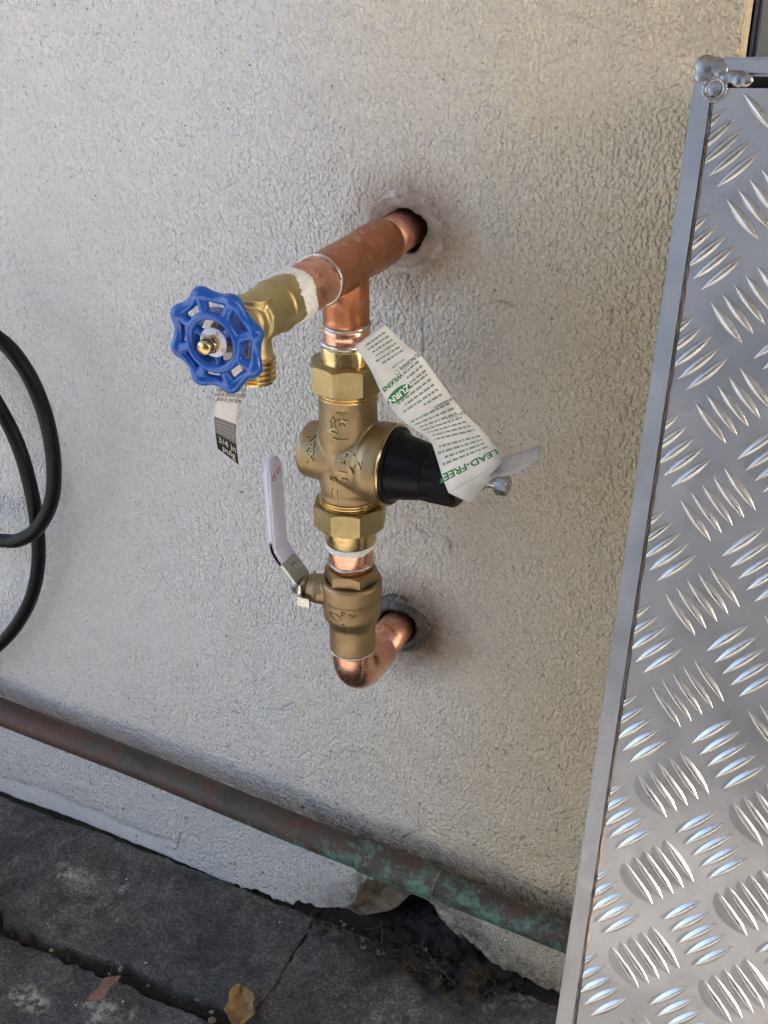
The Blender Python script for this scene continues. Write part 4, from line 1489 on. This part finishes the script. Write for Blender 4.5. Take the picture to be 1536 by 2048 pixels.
r_ = random.Random(21)
dk, lt, fk = [], [], []
for i in range(1500):
    a = r_.gauss(0.035, 0.045)
    y = r_.gauss(0.006, 0.018)
    if y > 0.05 or (y > 0 and not 0.0 < a < 0.1):
        continue
    if not -0.09 < a < 0.15:
        continue
    r0 = r_.choice((0.0006, 0.0009, 0.0014, 0.0022, 0.0034))
    dk.append(rock(a, y, r0 * 0.3 - 0.003, r0, 0.8, i))
for i in range(70):
    t = r_.random()
    k = min(int(t * (len(jp) - 2)) + 0, len(jp) - 2)
    x = r_.uniform(-0.32, -0.03)
    y = np.interp(x, [p[0] for p in jp], [p[1] for p in jp]) + r_.gauss(0, 0.003)
    r0 = r_.choice((0.0008, 0.0012, 0.002, 0.0028))
    (dk if r_.random() < 0.75 else lt).append(rock(x, y, -0.006 + r0 * 0.4, r0, 0.7, 900 + i))
for px, py, n in ((735, 1888, 16), (760, 1905, 9), (880, 1900, 4), (850, 1925, 5), (690, 1850, 3), (940, 1930, 5)):
    c = at_z(px, py, 0.001)
    for i in range(n):
        r0 = r_.uniform(0.0008, 0.0026)
        lt.append(rock(c.x + r_.gauss(0, 0.004), c.y + r_.gauss(0, 0.003), 0.0005, r0, 0.8, px + i))
for i in range(46):
    px, py = r_.uniform(0, 1050), r_.uniform(1640, 2048)
    c = at_z(px, py, 0)
    if c.y < -0.004:
        fk.append(rock(c.x, c.y, 0.0006, r_.choice((0.0003, 0.0004, 0.0006, 0.0011)), 0.25, 50 + i))
for px, py, n in ():
    c = at_z(px, py, 0)
    for i in range(n):
        fk.append(rock(c.x + r_.gauss(0, 0.004), c.y + r_.gauss(0, 0.002), 0.001, r_.uniform(0.0008, 0.0018), 0.3, px + i))


def stuff(name, parts_, mat, label, cat):
    o = link(name, pyd(name, *join(*parts_)), mat, smooth=False)
    tag(o, label, cat)
    o['kind'] = 'stuff'
    return o


stuff('soil_crumbs', dk, 'soil', 'dark soil crumbs in the hollow under the broken plaster', 'soil')
stuff('mortar_crumbs', lt, 'crumb', 'tan mortar crumbs scattered below the broken plaster edge', 'rubble')
stuff('paint_flecks', fk, 'fleck', 'tiny white paint flecks on the dark concrete', 'paint flecks')
rt = []
for i in range(60):
    x = r_.gauss(0.03, 0.04)
    if not -0.09 < x < 0.14:
        continue
    p = Vector((x, -abs(r_.gauss(0.003, 0.012)), r_.uniform(0.0, 0.008)))
    path = [p.copy()]
    dd = Vector((r_.uniform(-1, 1), r_.uniform(-0.6, 0.3), r_.uniform(-0.3, 0.4))).normalized()
    for k in range(6):
        dd = (dd + Vector((r_.uniform(-.5, .5), r_.uniform(-.5, .5), r_.uniform(-.5, .35)))).normalized()
        p = p + dd * r_.uniform(0.0015, 0.004)
        p.z = max(p.z, 0.0)
        path.append(p.copy())
    rt.append(tube(path, r_.uniform(0.00018, 0.00045), 5))
stuff('roots', rt, 'root', 'fine dry roots tangled in the hollow under the broken plaster', 'roots')

# dry leaf
lc = at_z(487, 2020, 0)
nu, nv = 14, 10
vs, fs = [], []
for i in range(nu + 1):
    for j in range(nv + 1):
        a, b = i / nu * 2 - 1, j / nv * 2 - 1
        w = 0.0105 * (1 - abs(a) ** 2.2) ** 0.6 * (1 + 0.12 * math.sin(7 * a + 2 * b)) if abs(a) < 1 else 0
        x, y = a * 0.017, b * w
        an = 2.1
        zz = 0.003 + 0.006 * b * b + 0.003 * a * a + 0.0015 * math.sin(5 * a) * math.sin(4 * b)
        vs.append((lc.x + x * math.cos(an) - y * math.sin(an), lc.y - 0.004 + x * math.sin(an) + y * math.cos(an), zz))
for i in range(nu):
    for j in range(nv):
        a = i * (nv + 1) + j
        fs.append((a, a + nv + 1, a + nv + 2, a + 1))
lf_ = link('dry_leaf', pyd('leaf', vs, fs), 'leaf')
tag(lf_, 'curled tan dry leaf lying on the joint in the dark concrete', 'leaf')
sd = lf_.modifiers.new('s', 'SOLIDIFY')
sd.thickness = 0.0004
# wood chip
ca, cb = at_z(190, 2000, 0.002), at_z(226, 1952, 0.004)
dw = (cb - ca).normalized()
sw = dw.cross(Vector((0, 0, 1))).normalized()
vs, fs = [], []
for i in range(7):
    t = i / 6
    p = ca.lerp(cb, t)
    hw = 0.0045 + 0.0008 * math.sin(t * 9)
    sk = 0.003
    for sgn, zz in ((-1, 0.0), (-1, 0.0016), (1, 0.0016), (1, 0.0)):
        vs.append(p + sw * (sgn * hw) + dw * (sgn * sk) + Vector((0, 0, zz - 0.001 + 0.001 * math.sin(t * 5))))
for i in range(6):
    for k in range(4):
        k2 = (k + 1) % 4
        fs.append((i * 4 + k, i * 4 + 4 + k, i * 4 + 4 + k2, i * 4 + k2))
fs += [(0, 1, 2, 3), (27, 26, 25, 24)]
tag(link('wood_chip', pyd('chip', vs, fs), 'chip', smooth=False), 'flat reddish brown chip lying beside the joint in the concrete', 'chip')
print('tread bars in view', cnt)
